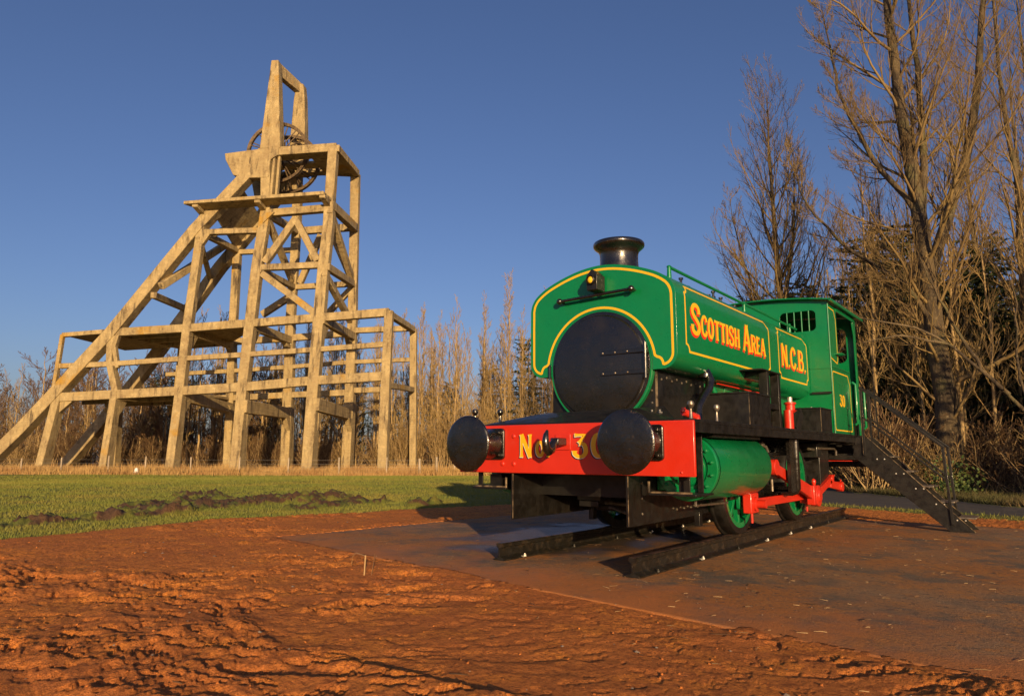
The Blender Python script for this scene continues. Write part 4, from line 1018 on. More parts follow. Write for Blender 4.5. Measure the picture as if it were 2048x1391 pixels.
def strip(path, wd, place, m, name, parent, closed=True, th=.0010):
    """painted line as a thin raised ribbon; mitred"""
    n = len(path); L, Rr = [], []
    for i in range(n):
        p0 = path[(i - 1) % n] if closed or i else path[i]; p1 = path[(i + 1) % n] if closed or i < n - 1 else path[i]
        p = path[i]
        d0 = (p[0] - p0[0], p[1] - p0[1]); d1 = (p1[0] - p[0], p1[1] - p[1])
        l0 = math.hypot(*d0) or 1e-9; l1 = math.hypot(*d1) or 1e-9
        n0 = (-d0[1] / l0, d0[0] / l0) if l0 > 1e-8 else (-d1[1] / l1, d1[0] / l1)
        n1 = (-d1[1] / l1, d1[0] / l1) if l1 > 1e-8 else n0
        nx, ny = n0[0] + n1[0], n0[1] + n1[1]; l_ = math.hypot(nx, ny) or 1; nx /= l_; ny /= l_
        c = max(.5, nx * n0[0] + ny * n0[1])
        L.append((p[0] + nx * wd / 2 / c, p[1] + ny * wd / 2 / c)); Rr.append((p[0] - nx * wd / 2 / c, p[1] - ny * wd / 2 / c))
    vs = [place(a, b, th) for a, b in L] + [place(a, b, th) for a, b in Rr] + [place(a, b, -.002) for a, b in L] + [place(a, b, -.002) for a, b in Rr]
    fs = []
    for i in range(n if closed else n - 1):
        j = (i + 1) % n; fs += [(i, j, n + j, n + i), (i, 2 * n + i, 2 * n + j, j), (n + i, n + j, 3 * n + j, 3 * n + i)]
    mb = MB(); mb.add(vs, fs); return mb.build(name, m, parent, smooth=0)
def dense(path, step=.04, closed=True):
    out = []; n = len(path)
    for i in range(n if closed else n - 1):
        a, b = path[i], path[(i + 1) % n]; k = max(1, int(math.dist(a, b) / step))
        out += [(a[0] + (b[0] - a[0]) * t / k, a[1] + (b[1] - a[1]) * t / k) for t in range(k)]
    return out if closed else out + [path[-1]]
# front lining: follows the outline, notched beside the smokebox
inset = []
o2 = [(x, z) for x, z in outer if z > 1.9 or abs(x) > .70]
for x, z in outer:
    if z < 1.90 and abs(x) < .715: continue
    cx, cz = 0, 2.35
    inset.append((x, z))
def offset_in(poly, d):
    out = []
    for i in range(len(poly)):
        a, b = poly[max(i - 1, 0)], poly[min(i + 1, len(poly) - 1)]
        tx, ty = b[0] - a[0], b[1] - a[1]; l_ = math.hypot(tx, ty) or 1
        out.append((poly[i][0] - ty / l_ * d, poly[i][1] + tx / l_ * d))
    return out
oo = offset_in(inset, .045)
ri_ = .640
arc_in = [(ri_ * math.cos(R(a)), 1.908 + ri_ * math.sin(R(a))) for a in np.linspace(180 - 8.5, 8.5, 40)]
notchL = [(-.722, 1.905), (-.706, 1.945), (-.700, 1.985), (-.692, 2.02)]
notchR = [(.692, 2.02), (.700, 1.985), (.706, 1.945), (.722, 1.905)]
nt_ = [(.722, 1.909), (.716, 1.935), (.702, 1.962), (.680, 1.978), (.655, 1.985)]
fpath = oo + [(-a, b) for a, b in nt_] + arc_in + nt_[::-1]
strip(fpath, .024, lambda a, b, n: (a, T0 - n - .0006, b), M['yellow'], 'lining', tk)
# side lining, both sides
def notched(y0, y1, z0, z1, r_=.075):
    p = []
    def q(cx, cz, a0, a1): return [(cx + r_ * math.cos(R(a)), cz + r_ * math.sin(R(a))) for a in np.linspace(a0, a1, 6)]
    p += q(y1, z0, 180, 90) ; p += q(y1, z1, 270, 180); p += q(y0, z1, 0, -90); p += q(y0, z0, 90, 0)
    return p
for s in (-1, 1):
    side = lambda a, b, n, s=s: (s * (tank_x(b) + n + .0004), a, b)
    strip(dense(notched(.90, 3.48, 2.045, 2.715)), .022, side, M['yellow'], 'lining', tk)
    strip(dense(notched(3.86, 5.20, 2.045, 2.715)), .022, side, M['yellow'], 'lining', tk)
    d0 = 1 if s > 0 else -1
    def pl(y0, z0, s=s):
        if s > 0: return lambda a, b, n: (tank_x(z0 + b) + n + .0004, y0 + a, z0 + b)
        return lambda a, b, n: (-(tank_x(z0 + b) + n + .0004), y0 - a, z0 + b)
    for off, mm, nm, lf in (((-.020, -.026), M['red_letter'], 'letter_shade', .0004), ((0, 0), M['yellow'], 'letter', .0026)):
        ya = 1.03 if s > 0 else 3.34
        lettering('SCOTTISH AREA', .315, 2.30, pl(ya, 2.245), mm, nm, tk, small=.70, caps=(0, 9), off=off, lift=lf)
        yb = 3.97 if s > 0 else 5.1
        lettering('N.C.B.', .30, 1.15, pl(yb, 2.215), mm, nm, tk, off=off, lift=lf)
# tank top fittings
for s in (-1, 1):
    x = .70 * s
    mb = MB(); mb.tube([(x, .92, 2.93), (x, 1.6, 2.925), (x, 3.0, 2.92), (x, 4.2, 2.915), (x + .02 * s, 5.2, 2.90), (x + .02 * s, 5.75 if False else 5.28, 2.90)], .017, 10); hr = mb.build('tank_handrail', GR, LO)
    for y in (.92, 3.1, 5.0):
        mb = MB(); mb.tube([(x, y, 2.80), (x, y, 2.93)], [.026, .020], 10); mb.dome((x, y, 2.93), .026, (0, 0, 1), .02, 10, 3); mb.build('rail_stanchion', GR, hr)
mb = MB(); mb.lathe([(.20, 0), (.20, .10), (.22, .10), (.22, .125), (.05, .14), (.05, .17), (.001, .17)], (0, 2.55, 2.99), (0, 0, 1), 28); fl = mb.build('tank_filler', GR, LO)
for x, y in ((.46, 1.75), (.50, 2.6), (.38, 2.75), (.44, 3.0), (.40, 3.6)):
    mb = MB(); mb.lathe([(.030, 0), (.030, .03), (.016, .035), (.016, .075), (.028, .08), (.028, .1), (.001, .105)], (x, y, 2.92), (0, 0, 1), 8); mb.build('tank_stud', BK, LO)

# chimney
mb = MB(); mb.lathe([(.240, -.05), (.230, -.02), (.216, .04), (.210, .12), (.212, .19), (.222, .225), (.250, .252), (.276, .275), (.284, .29), (.284, .315), (.275, .330), (.255, .334), (.24, .325), (.20, .27), (.17, .0)], (0, 1.15, 3.03), (0, 0, 1), 56)
mb.build('chimney', BK, LO, smooth=50)

# headlamp on the tank front
hx, hz = .035, 2.795
mb = MB(); mb.prism([(hx - .062, hz - .090), (hx + .062, hz - .090), (hx + .062, hz + .070), (hx, hz + .130), (hx - .062, hz + .070)], XZ(.660), .165)
lp = mb.build('headlamp', BM, LO, bevel=.005)
mb = MB(); mb.lathe([(.050, 0), (.050, .03), (.042, .035), (.040, .012)], (hx - .005, .496, hz + .015), (0, -1, 0), 24); mb.build('lens_rim', BM, lp)
mb = MB(); mb.dome((hx - .005, .489, hz + .015), .039, (0, -1, 0), .022, 20, 4); mb.build('lens', M['amber'], lp)
mb = MB(); mb.box(hx - .02, hx + .02, .655, .68, hz - .12, hz + .10); mb.build('lamp_iron', GR, lp)
# handrail across the tank front
mb = MB(); mb.tube([(-.43, .60, 2.658), (.43, .60, 2.682)], .017, 12); hr = mb.build('front_handrail', BK, LO)
for x, z in ((-.43, 2.658), (.43, 2.682)):
    mb = MB(); mb.tube([(x, .685, z), (x, .625, z)], .016, 8); mb.lathe([(.001, -.036), (.02, -.03), (.033, -.012), (.036, 0), (.033, .012), (.02, .03), (.001, .036)], (x, .60, z), (1, 0, 0), 14); mb.build('handrail_knob', BK, hr)

# cylinders
for s in (-1, 1):
    x, z = 1.0 * s, .915
    mb = MB(); mb.lathe([(.30, 0), (.300, 1.42), (.290, 1.44), (.001, 1.44)], (x, .56, z), (0, 1, 0), 56); cy = mb.build('cylinder', GR, LO)
    mb = MB(); mb.lathe([(.285, .06), (.298, .05), (.298, .012), (.290, 0), (.205, 0), (.200, .006), (.196, .018), (.170, .018), (.165, .0), (.150, -.018), (.14, -.022), (.001, -.024)], (x, .50, z), (0, 1, 0), 56)
    cvr = mb.build('cylinder_cover', GR, cy, smooth=30)
    for k in range(14):
        th = 2 * math.pi * k / 14 + .2
        mb = MB(); mb.lathe([(.017, 0), (.017, .016), (.010, .018), (.010, .034), (.001, .036)], (x + .25 * math.cos(th), .50, z + .25 * math.sin(th)), (0, -1, 0), 6); mb.build('stud', GR, cy, smooth=30)
    mb = MB(); mb.box(min(.655 * s, .8 * s), max(.655 * s, .8 * s), .60, 1.96, .70, 1.20); mb.build('valve_chest', GR, LO, bevel=.01)
    mb = MB(); mb.box(x - .22, x + .22, .62, 1.9, 1.19, 1.225); mb.build('cylinder_packing', BM, LO)
    mb = MB(); mb.tube([(x, 1.98, z), (x, 2.10, z)], .10, 16); mb.tube([(x, 2.0, z), (x, 3.0, z - .04)], .028, 10); mb.build('piston_rod', M['steel'], LO)
    mb = MB(); mb.tube([(x - .05 * s, .8, .62), (x - .05 * s, .8, .56), (x - .05 * s, 1.6, .55)], .014, 8); mb.build('drain_pipe', M['steel'], cy)
    # slide bars, crosshead, motion plate
    mb = MB(); mb.box(x - .04, x + .04, 1.99, 3.12, z + .10, z + .15); mb.box(x - .04, x + .04, 1.99, 3.12, z - .16, z - .11); sl = mb.build('slide_bar', BK, LO, bevel=.005)
    mb = MB(); mb.box(x - .06, x + .06, 2.62, 2.88, z - .11, z + .10); mb.lathe([(.07, -.1), (.07, .1), (.001, .1)], (x, 2.75, z - .02), (1, 0, 0), 16); mb.build('crosshead', BK, LO, bevel=.008)
    fr_ = rrect(.655, 1.165, .565, 1.235, .05); hole = rrect(.80, 1.09, .655, 1.03, .05)
    if s < 0: fr_ = [(-a, b) for a, b in fr_[::-1]]; hole = [(-a, b) for a, b in hole[::-1]]
    plate('motion_plate', fr_, [hole], .06, XZ(3.41), BK, LO, bevel=.006)
    mb = MB(); xx = 1.155 * s; mb.tube([(xx, 3.37, 1.215), (xx, 3.37, .64), (xx - .02 * s, 3.37, .60), (xx - .07 * s, 3.37, .585), (.70 * s, 3.37, .585)], .040, 12); mb.box(min(1.125 * s, 1.165 * s), max(1.125 * s, 1.165 * s), 3.10, 3.36, .60, 1.22); mb.build('motion_plate_lip', BK, LO)
    mb = MB(); mb.tube([(x - .1 * s, 1.98, 1.13), (x - .1 * s, 2.3, 1.15), (x - .1 * s, 2.35, 1.10)], .012, 8)
    mb.tube([(x - .05 * s, 2.6, 1.15), (x, 2.75, 1.13), (x + .02 * s, 2.82, 1.0), (x + .02 * s, 2.84, .62)], .017, 8); mb.build('oil_pipe', M['steel'], LO)
    mb = MB(); mb.lathe([(.03, -.03), (.04, 0), (.03, .03), (.001, .035)], (x, 2.6, 1.15), (0, -1, 0), 12); mb.build('oil_cup', M['steel'], LO)
    for q in range(7):
        mb = MB(); yy = 2.12 + .13 * q; zz = .66 + .12 * ((q * 5) % 4); mb.lathe([(.028, 0), (.028, .03), (.014, .034), (.014, .06), (.001, .062)], (x - .12 * s, yy, zz), (s, 0, 0), 6); mb.build('gland_nut', BK, LO)
    mb = MB(); mb.box(min(.655 * s, .84 * s), max(.655 * s, .84 * s), 2.0, 3.1, .55, 1.16); mb.box(min(.84 * s, .93 * s), max(.84 * s, .93 * s), 2.05, 2.25, .60, 1.14); mb.box(min(.84 * s, .90 * s), max(.84 * s, .90 * s), 2.5, 2.58, .62, 1.12); mb.box(min(.655 * s, .80 * s), max(.655 * s, .80 * s), 2.0, 2.6, .95, 1.12); mb.build('guide_bracket', BK, LO, bevel=.01)

# wheels and rods
WR, WZ = .53, RT + .53
WY = (2.30, 4.45)
for wy in WY:
    mb = MB(); mb.tube([(-.8, wy, WZ), (.8, wy, WZ)], .075, 16); mb.build('axle', BM, LO)
    for s in (-1, 1):
        x = .70 * s
        def lx(v): return v
        # tyre with flange inside
        mb = MB(); mb.lathe([(.46, -.02), (.555, -.02), (.560, -.008), (.556, .006), (.534, .014), (WR, .05), (WR - .004, .125), (WR - .012, .135), (.46, .135), (.46, -.02)], (x, wy, WZ), (s, 0, 0), 64)
        ty = mb.build('wheel', BM, LO)
        mb = MB(); mb.lathe([(.462, .02), (.462, .128), (.405, .128), (.405, .03)], (x, wy, WZ), (s, 0, 0), 64); mb.build('wheel_rim', GR, ty)
        for k in range(10):
            th = 2 * math.pi * (k + .5) / 10
            c_, s_ = math.cos(th), math.sin(th)
            mb = MB(); mb.bar((x + .075 * s, wy + .09 * c_, WZ + .09 * s_), (x + .085 * s, wy + .415 * c_, WZ + .415 * s_), .05, .062, up=(1, 0, 0)); mb.build('spoke', GR, ty, bevel=.008)
        mb = MB(); mb.lathe([(.13, .02), (.13, .15), (.10, .16), (.001, .16)], (x, wy, WZ), (s, 0, 0), 24); mb.build('hub', GR, ty)
        cwt = [(.41 * math.cos(R(a)), .41 * math.sin(R(a))) for a in np.linspace(38, 142, 14)] + [(-.26, .20), (.26, .20)]
        mb = MB(); mb.prism([(a + wy, b + WZ) for a, b in cwt], YZ(x + (.06 if s > 0 else -.125)), .065); mb.build('balance_weight', GR, ty, bevel=.006)
        mb = MB(); mb.prism([(wy - .10, WZ), (wy + .10, WZ), (wy + .07, WZ - .26), (wy - .07, WZ - .26)], YZ(x + (.10 if s > 0 else -.165)), .065); mb.build('crank_boss', GR, ty, bevel=.02)
        mb = MB(); mb.tube([(x + .14 * s, wy, WZ - .195), (x + .42 * s, wy, WZ - .195)], .045, 16); mb.build('crank_pin', RD, ty)
PZ_ = WZ - .195
for s in (-1, 1):
    x = .95 * s
    mb = MB(); mb.box(x - .025, x + .025, WY[0], WY[1], PZ_ - .05, PZ_ + .05); cr = mb.build('coupling_rod', RD, LO, bevel=.008)
    for wy in WY:
        mb = MB(); mb.box(x - .05, x + .05, wy - .12, wy + .12, PZ_ - .10, PZ_ + .12); mb.build('rod_end', RD, cr, bevel=.012)
        mb = MB(); mb.lathe([(.075, 0), (.075, .02), (.05, .024), (.001, .026)], (x + .05 * s, wy, PZ_), (s, 0, 0), 20); mb.build('bush', RD, cr)
        mb = MB(); mb.tube([(x, wy + .02, PZ_ - .09), (x, wy + .02, PZ_ - .21)], .014, 8); mb.build('cotter', RD, cr)
        mb = MB(); mb.lathe([(.03, 0), (.035, .03), (.02, .05), (.001, .055)], (x, wy - .03, PZ_ + .12), (0, 0, 1), 10); mb.build('oil_cup', RD, cr)
    x = 1.07 * s
    a, b = Vector((x, 2.75, .895)), Vector((x, WY[1], PZ_))
    mb = MB(); t = (b - a).normalized(); n_ = Vector((0, -t.z, t.y))
    vs = []
    for p, h in ((a, .055), (b, .085)):
        for i, j in ((-.026, -h), (.026, -h), (.026, h), (-.026, h)): vs.append(p + Vector((i, 0, 0)) + n_ * j)
    mb.add(vs, [(0, 3, 2, 1), (4, 5, 6, 7), (0, 1, 5, 4), (1, 2, 6, 5), (2, 3, 7, 6), (3, 0, 4, 7)]); cn = mb.build('connecting_rod', RD, LO, bevel=.008)
    mb = MB(); mb.lathe([(.13, -.055), (.14, -.05), (.14, .05), (.13, .055), (.08, .055), (.075, .075), (.001, .078)], b, (s, 0, 0), 32); mb.box(x - .05, x + .05, b.y - .22, b.y - .02, b.z - .11, b.z + .14); mb.build('big_end', RD, cn, bevel=.008)
    mb = MB(); mb.lathe([(.085, -.05), (.09, -.045), (.09, .045), (.085, .05), (.001, .05)], a, (s, 0, 0), 24); mb.build('small_end', RD, cn)
    mb = MB(); mb.lathe([(.02, 0), (.03, .03), (.03, .06), (.015, .08), (.001, .085)], b + Vector((0, -.04, .14)), (0, 0, 1), 10); mb.build('oil_cup', RD, cn)
    x = .97 * s
    mb = MB(); mb.bar((x, 4.75, .46), (x, 5.78, .70), .05, .10); mb.lathe([(.06, -.03), (.06, .03), (.001, .03)], (x, 5.74, .69), (s, 0, 0), 12); mb.tube([(x, 5.78, .70), (x, 5.93, .74)], [.03, .012], 8); mb.build('valve_rod', RD, LO, bevel=.006)
    mb = MB(); mb.bar((x, 5.62, .62), (x, 6.28, .55), .05, .11); mb.lathe([(.075, -.045), (.075, .045), (.001, .045)], (x, 6.25, .56), (s, 0, 0), 14); mb.tube([(x, 6.25, .60), (x, 6.32, .66)], .015, 6); mb.build('brake_pull', RD, LO, bevel=.006)

# springs, brake hangers, ash pan and odd iron under the board
for s in (-1, 1):
    for wy in WY:
        mb = MB()
        for k in range(6): mb.box(min(.66 * s, .74 * s) if False else .655 * s - .03, .655 * s + .03, wy - .36 + .05 * k, wy + .36 - .05 * k, 1.0 + .016 * k, 1.014 + .016 * k)
        mb.build('leaf_spring', BM, LO)
    for y in (2.95, 5.12):
        mb = MB(); mb.bar((.76 * s, y, 1.0), (.76 * s, y - .05, .45), .05, .05, up=(0, 1, 0)); bh = mb.build('brake_hanger', BM, LO, bevel=.006)
        mb = MB(); mb.prism([(y - .16, .42), (y - .06, .40), (y - .02, .74), (y - .10, .78)], YZ(.72 * s - .04), .08); mb.build('brake_block', BM, bh, bevel=.006)
    mb = MB(); mb.box(min(.66 * s, .95 * s), max(.66 * s, .95 * s), 5.25, 5.75, .62, 1.22); mb.box(min(.7 * s, 1.0 * s), max(.7 * s, 1.0 * s), 4.95, 5.2, 1.0, 1.2); mb.build('injector_bracket', BM, LO, bevel=.01)
    mb = MB(); mb.tube([(1.0 * s, 5.0, 1.13), (1.0 * s, 5.9, 1.13), (1.0 * s, 6.0, 1.10), (1.0 * s, 6.0, .98)], .016, 8); mb.tube([(.92 * s, 5.5, .75), (.92 * s, 5.5, 1.0), (.95 * s, 5.3, 1.1), (.95 * s, 4.7, 1.12)], .018, 8); mb.build('water_pipe', M['steel'], LO)
    mb = MB(); mb.box(min(.7 * s, 1.28 * s), max(.7 * s, 1.28 * s), 6.05, 6.45, .96, 1.06); mb.build('cab_step', BM, LO, bevel=.006)
    mb = MB(); mb.box(min(.8 * s, 1.22 * s), max(.8 * s, 1.22 * s), 6.0, 6.4, .945, .955); mb.build('step_edge', RD, LO)
mb = MB(); mb.box(-.45, .45, 3.3, 4.2, .42, .86); mb.box(-.45, .45, 4.75, 6.2, .45, .86); mb.build('ash_pan', BM, LO, bevel=.01)

# footsteps hanging below the buffer beam
for s in (-1, 1):
    mb = MB(); xs = 1.15 * s
    mb.box(xs - .026, xs + .026, .455, .472, .70, 1.225); mb.box(xs - .03, xs + .03, .16, .175, .70, .86)
    ft = mb.build('step_hanger', BM, LO, bevel=.003)
    mb = MB(); mb.box(min(.80 * s, 1.24 * s), max(.80 * s, 1.24 * s), .14, .53, .680, .70); mb.build('step_tread', BM, ft, bevel=.003)
    mb = MB(); mb.tube([(.80 * s, .15, .80), (.80 * s, .15, .705), (1.2 * s, .15, .705)], .012, 6); mb.build('step_stay', M['rim'], ft)
    mb = MB(); mb.box(min(.9 * s, 1.05 * s), max(.9 * s, 1.05 * s), .20, .62, .705, .83) if s < 0 else mb.box(1.06, 1.12, .20, .30, .70, .86); mb.build('step_box', BM, ft)

# boxes on the board
for y0, y1, x0, zt in ((1.70, 2.40, .60, 1.69), (4.50, 5.08, .80, 1.675)):
    for s in (-1, 1):
        a, b = (x0, 1.19) if s > 0 else (-1.19, -x0)
        mb = MB(); mb.box(a, b, y0, y1, 1.336, zt - .02)
        bx = mb.build('tool_box', BM, LO, bevel=.005)
        mb = MB(); mb.box(a - .008, b + .008, y0 - .008, y1 + .008, zt - .019, zt); mb.box((a + b) / 2 - .1, (a + b) / 2 + .1, y0 + .2, y0 + .4, zt, zt + .012); mb.build('box_lid', BM, bx, bevel=.004)
        mb = MB(); mb.dome(((a + b) / 2, y0 + .3, zt + .012), .016, (0, 0, 1)); mb.build('lid_stud', M['bolt_white'], bx)
        e = b if s > 0 else a
        mb = MB(); mb.box(e - .002, e + .002, y0 - .0015, y0 + .004, 1.34, zt - .03); mb.build('worn_edge', M['rim'], bx, smooth=0)
# lubricators: rods with ball tops
for x, y in ((1.15, .30), (1.15, .90), (-1.0, .30), (-1.20, .12)):
    mb = MB(); mb.lathe([(.028, 0), (.016, .02), (.012, .10), (.016, .105), (.030, .125), (.034, .145), (.026, .168), (.001, .176)], (x, y, 1.335), (0, 0, 1), 14); mb.build('lubricator', M['steel'] if x > 0 else BK, LO)
# red elbow fittings on the board
for x, y in ((1.06, .52),):
    mb = MB(); mb.tube([(x, y + .1, 1.335), (x, y + .1, 1.38), (x - .05, y - .06, 1.42)], [.045, .04, .035], 10); mb.lathe([(.03, 0), (.03, .02), (.02, .025), (.02, .04), (.001, .045)], (x - .05, y - .06, 1.42), (0, 0, 1), 8); mb.build('sand_elbow', RD, LO)
# steam pipe and delivery pipe
mb = MB(); mb.tube([(.80, 1.52, 1.90), (.86, 1.50, 1.80), (.86, 1.46, 1.72), (.85, 1.30, 1.60), (.85, 1.18, 1.50), (.85, 1.14, 1.335)], [.055, .048, .045, .045, .045, .055], 14); mb.lathe([(.075, 0), (.075, .04), (.05, .05)], (.80, 1.52, 1.84), (0, 0, 1), 12); mb.build('steam_pipe', BK, LO)
mb = MB(); mb.tube([(.72, 1.75, 1.85), (.78, 1.80, 1.72), (.78, 1.9, 1.6), (.70, 1.95, 1.4)], .028, 10); mb.build('delivery_pipe', GR, LO)
# tank support with step
mb = MB()
for y in (2.55, 2.95): mb.box(1.02, 1.12, y, y + .075, 1.336, 1.985)
mb.box(1.03, 1.11, 2.62, 2.95, 1.56, 1.62)
ts = mb.build('tank_strut', BM, LO, bevel=.004)
mb = MB(); mb.prism([(.78, 1.92), (1.12, 1.96), (1.12, 1.985), (.72, 1.985)], XZ(2.60), .03); mb.box(.80, 1.13, 2.35, 3.06, 1.985, 2.000); mb.build('support_bracket', BM, ts, bevel=.003)
# red spring gear and valve behind the strut
mb = MB(); mb.tube([(1.0, 3.14, 1.336), (1.0, 3.14, 1.40)], .06, 12)
for k in range(7): mb.lathe([(.045, 0), (.062, .014), (.045, .028)], (1.0, 3.14, 1.40 + .032 * k), (0, 0, 1), 14)
mb.tube([(1.0, 3.14, 1.62), (1.0, 3.14, 1.74)], .035, 10); mb.build('safety_spring', RD, LO)
mb = MB(); mb.tube([(1.0, 3.70, 1.336), (1.0, 3.70, 1.60)], .060, 12); mb.lathe([(.05, 0), (.085, .03), (.06, .035), (.06, .10), (.075, .11), (.075, .13), (.04, .14)], (1.0, 3.78, 1.57), (0, 0, 1), 12); ij = mb.build('clack_valve', RD, LO)
mb = MB(); mb.lathe([(.032, 0), (.032, .07), (.001, .075)], (1.0, 3.78, 1.70), (0, 0, 1), 10); mb.build('valve_cap', M['bolt_white'], ij)
mb = MB(); mb.bar((1.02, 3.95, 1.336), (1.02, 4.2, 1.60), .03, .16, up=(0, 1, 0)); mb.build('stay_plate', BM, LO)
mb = MB(); mb.tube([(.66, 2.2, 1.84), (.68, 3.0, 1.83), (.70, 3.8, 1.82)], .009, 8); mb.build('operating_rod', RD, LO)

# cab
CX, C0, C1 = 1.17, 5.30, 7.10
def roof_z(x): return 3.275 + .105 * (1 - (x / 1.25) ** 2)
top = [(x, roof_z(x) - .012) for x in np.linspace(CX, -CX, 17)]
sheet = [(-CX, 1.337), (CX, 1.337)] + top
win = [rrect(.48, 1.00, 2.86, 3.17, .07), rrect(-1.00, -.48, 2.86, 3.17, .07)]
fs_ = plate('cab_front', sheet, win, .022, XZ(C0 + .022), GR, LO, bevel=.004)
for s in (-1, 1):
    for k in range(4):
        x = s * (.585 + .105 * k); mb = MB(); mb.tube([(x, C0 + .012, 2.85), (x, C0 + .012, 3.18)], .010, 8); mb.build('window_bar', GR, fs_)
rs_ = plate('cab_rear', [(-CX, 1.337), (CX, 1.337)] + top, [rrect(.42, 1.02, 2.56, 3.14, .10), rrect(-1.02, -.42, 2.56, 3.14, .10)], .022, XZ(C1), GR, LO, bevel=.004)
for s in (-1, 1):
    mb = MB()
    for x in (.62, .82): mb.tube([(x * s, C1 - .012, 2.55), (x * s, C1 - .012, 3.15)], .008, 6)
    mb.build('window_bar', BM, rs_)
    xo = CX * s
    pane = [(C0, 1.337), (6.52, 1.337), (6.52, 2.20), (6.42, 2.31), (5.82, 2.31), (5.80, 3.264), (C0, 3.264)]
    if s < 0: pass
    mb = MB(); mb.prism(pane, YZ(xo - (.022 if s > 0 else 0)), .022); sd2 = mb.build('cab_side', GR, LO, bevel=.004)
    mb = MB(); mb.prism([(6.98, 1.337), (C1, 1.337), (C1, 3.264), (6.90, 3.264), (6.90, 3.15), (6.98, 3.0)], YZ(xo - (.022 if s > 0 else 0)), .022); mb.build('cab_pillar', GR, LO, bevel=.004)
    mb = MB(); mb.box(xo - .012, xo + .012, 5.80, 6.98, 3.20, 3.262); mb.build('cab_cant_rail', GR, sd2)
    mb = MB(); mb.box(min(xo, xo + .012 * s), max(xo, xo + .012 * s), C0, 6.42, 2.305, 2.335); mb.build('beading', GR, sd2, bevel=.003)
    mb = MB(); mb.tube([(xo + .002 * s, C0 + .005, 1.34), (xo + .002 * s, C0 + .005, 3.26)], .012, 8); mb.build('corner_bead', GR, sd2)
    cside = lambda a, b, n, xo=xo, s=s: (xo + s * (n + .0004), a, b)
    q = .05
    low = [(5.40, 1.395), (6.40, 1.395), (6.42, 1.44), (6.42, 2.12), (6.36, 2.16), (6.30, 2.25), (5.40, 2.25), (5.37, 2.20), (5.37, 1.44)]
    upp = [(5.37, 2.44), (5.70, 2.39), (5.745, 2.46), (5.745, 3.06), (5.66, 3.19), (5.36, 3.20), (5.34, 3.16), (5.34, 2.50)]
    strip(low, .016, cside, M['yellow'], 'lining', sd2); strip(upp, .016, cside, M['yellow'], 'lining', sd2)
    pl2 = (lambda a, b, n: (xo + n + .0004, 5.70 + a, 1.755 + b)) if s > 0 else (lambda a, b, n: (xo - n - .0004, 6.02 - a, 1.755 + b))
    lettering('30', .175, .34, pl2, M['yellow'], 'number', sd2, lift=.0006)
    # grab rails
    for y, z0, z1 in ((6.57, 1.50, 2.18), (7.16, 1.45, 2.12)):
        mb = MB(); mb.tube([(xo + .002 * s, y, z0), (xo + .05 * s, y, z0 + .04), (xo + .05 * s, y, z1 - .04), (xo + .002 * s, y, z1)], .022, 10); mb.build('grab_rail', GR, LO)
    mb = MB(); mb.box(min(xo, xo + .10 * s), max(xo, xo + .10 * s), 5.60, 5.80, 2.52, 2.535); mb.build('window_sill', GR, sd2)
# roof, rain strip
mb = MB(); n = 16; vs = []
for y in (C0 - .12, C1 + .22):
    for x in np.linspace(-1.25, 1.25, n + 1): vs.append((x, y, roof_z(x)))
for y in (C0 - .12, C1 + .22):
    for x in np.linspace(-1.25, 1.25, n + 1): vs.append((x, y, roof_z(x) + .018))
m1 = n + 1; fs = []
for i in range(n): fs += [(i, i + 1, m1 + i + 1, m1 + i), (2 * m1 + i, 3 * m1 + i, 3 * m1 + i + 1, 2 * m1 + i + 1), (i, 2 * m1 + i, 2 * m1 + i + 1, i + 1), (m1 + i, m1 + i + 1, 3 * m1 + i + 1, 3 * m1 + i)]
fs += [(0, m1, 3 * m1, 2 * m1), (n, 2 * m1 + n, 3 * m1 + n, m1 + n)]
mb.add(vs, fs); rf_ = mb.build('cab_roof', GR, LO, bevel=.004)
for s in (-1, 1):
    mb = MB(); mb.box(1.235 * s - .012, 1.235 * s + .012, C0 - .12, C1 + .22, 3.262, 3.30); mb.build('rain_strip', GR, rf_)
mb = MB(); mb.box(-1.13, 1.13, 5.33, 7.05, 1.337, 1.35); mb.build('cab_floor', BM, LO)
mb = MB(); mb.lathe([(.001, 0), (.46, 0), (.46, .12), (.42, .14), (.001, .14)], (0, 5.325, 2.15), (0, 1, 0), 32); mb.box(-.45, .45, 5.33, 5.42, 1.35, 2.1); mb.build('backhead', BM, LO)
mb = MB(); mb.tube([(-.9, 5.42, 1.4), (-.9, 5.42, 2.6)], .03, 8); mb.tube([(.3, 5.55, 2.5), (.7, 5.5, 2.7), (.9, 5.45, 2.3)], .02, 8); mb.build('cab_pipes', M['steel'], LO)
mb = MB(); mb.box(-1.10, 1.10, 6.55, 7.07, 1.352, 1.75); mb.build('coal_bunker', BM, LO)
for s in (-1, 1):      # door edge fillets beside the tank and rivet line on the cab front
    mb = MB(); mb.box(min(.88 * s, 1.165 * s), max(.88 * s, 1.165 * s), C0 - .012, C0 - .001, 2.285, 2.31); mb.build('beading', GR, fs_)
    mb = MB(); mb.bar((.9 * s, C0 - .03, 1.93), (1.16 * s, C0 - .03, 1.93), .03, .03); mb.build('lamp_bracket', BM, fs_)

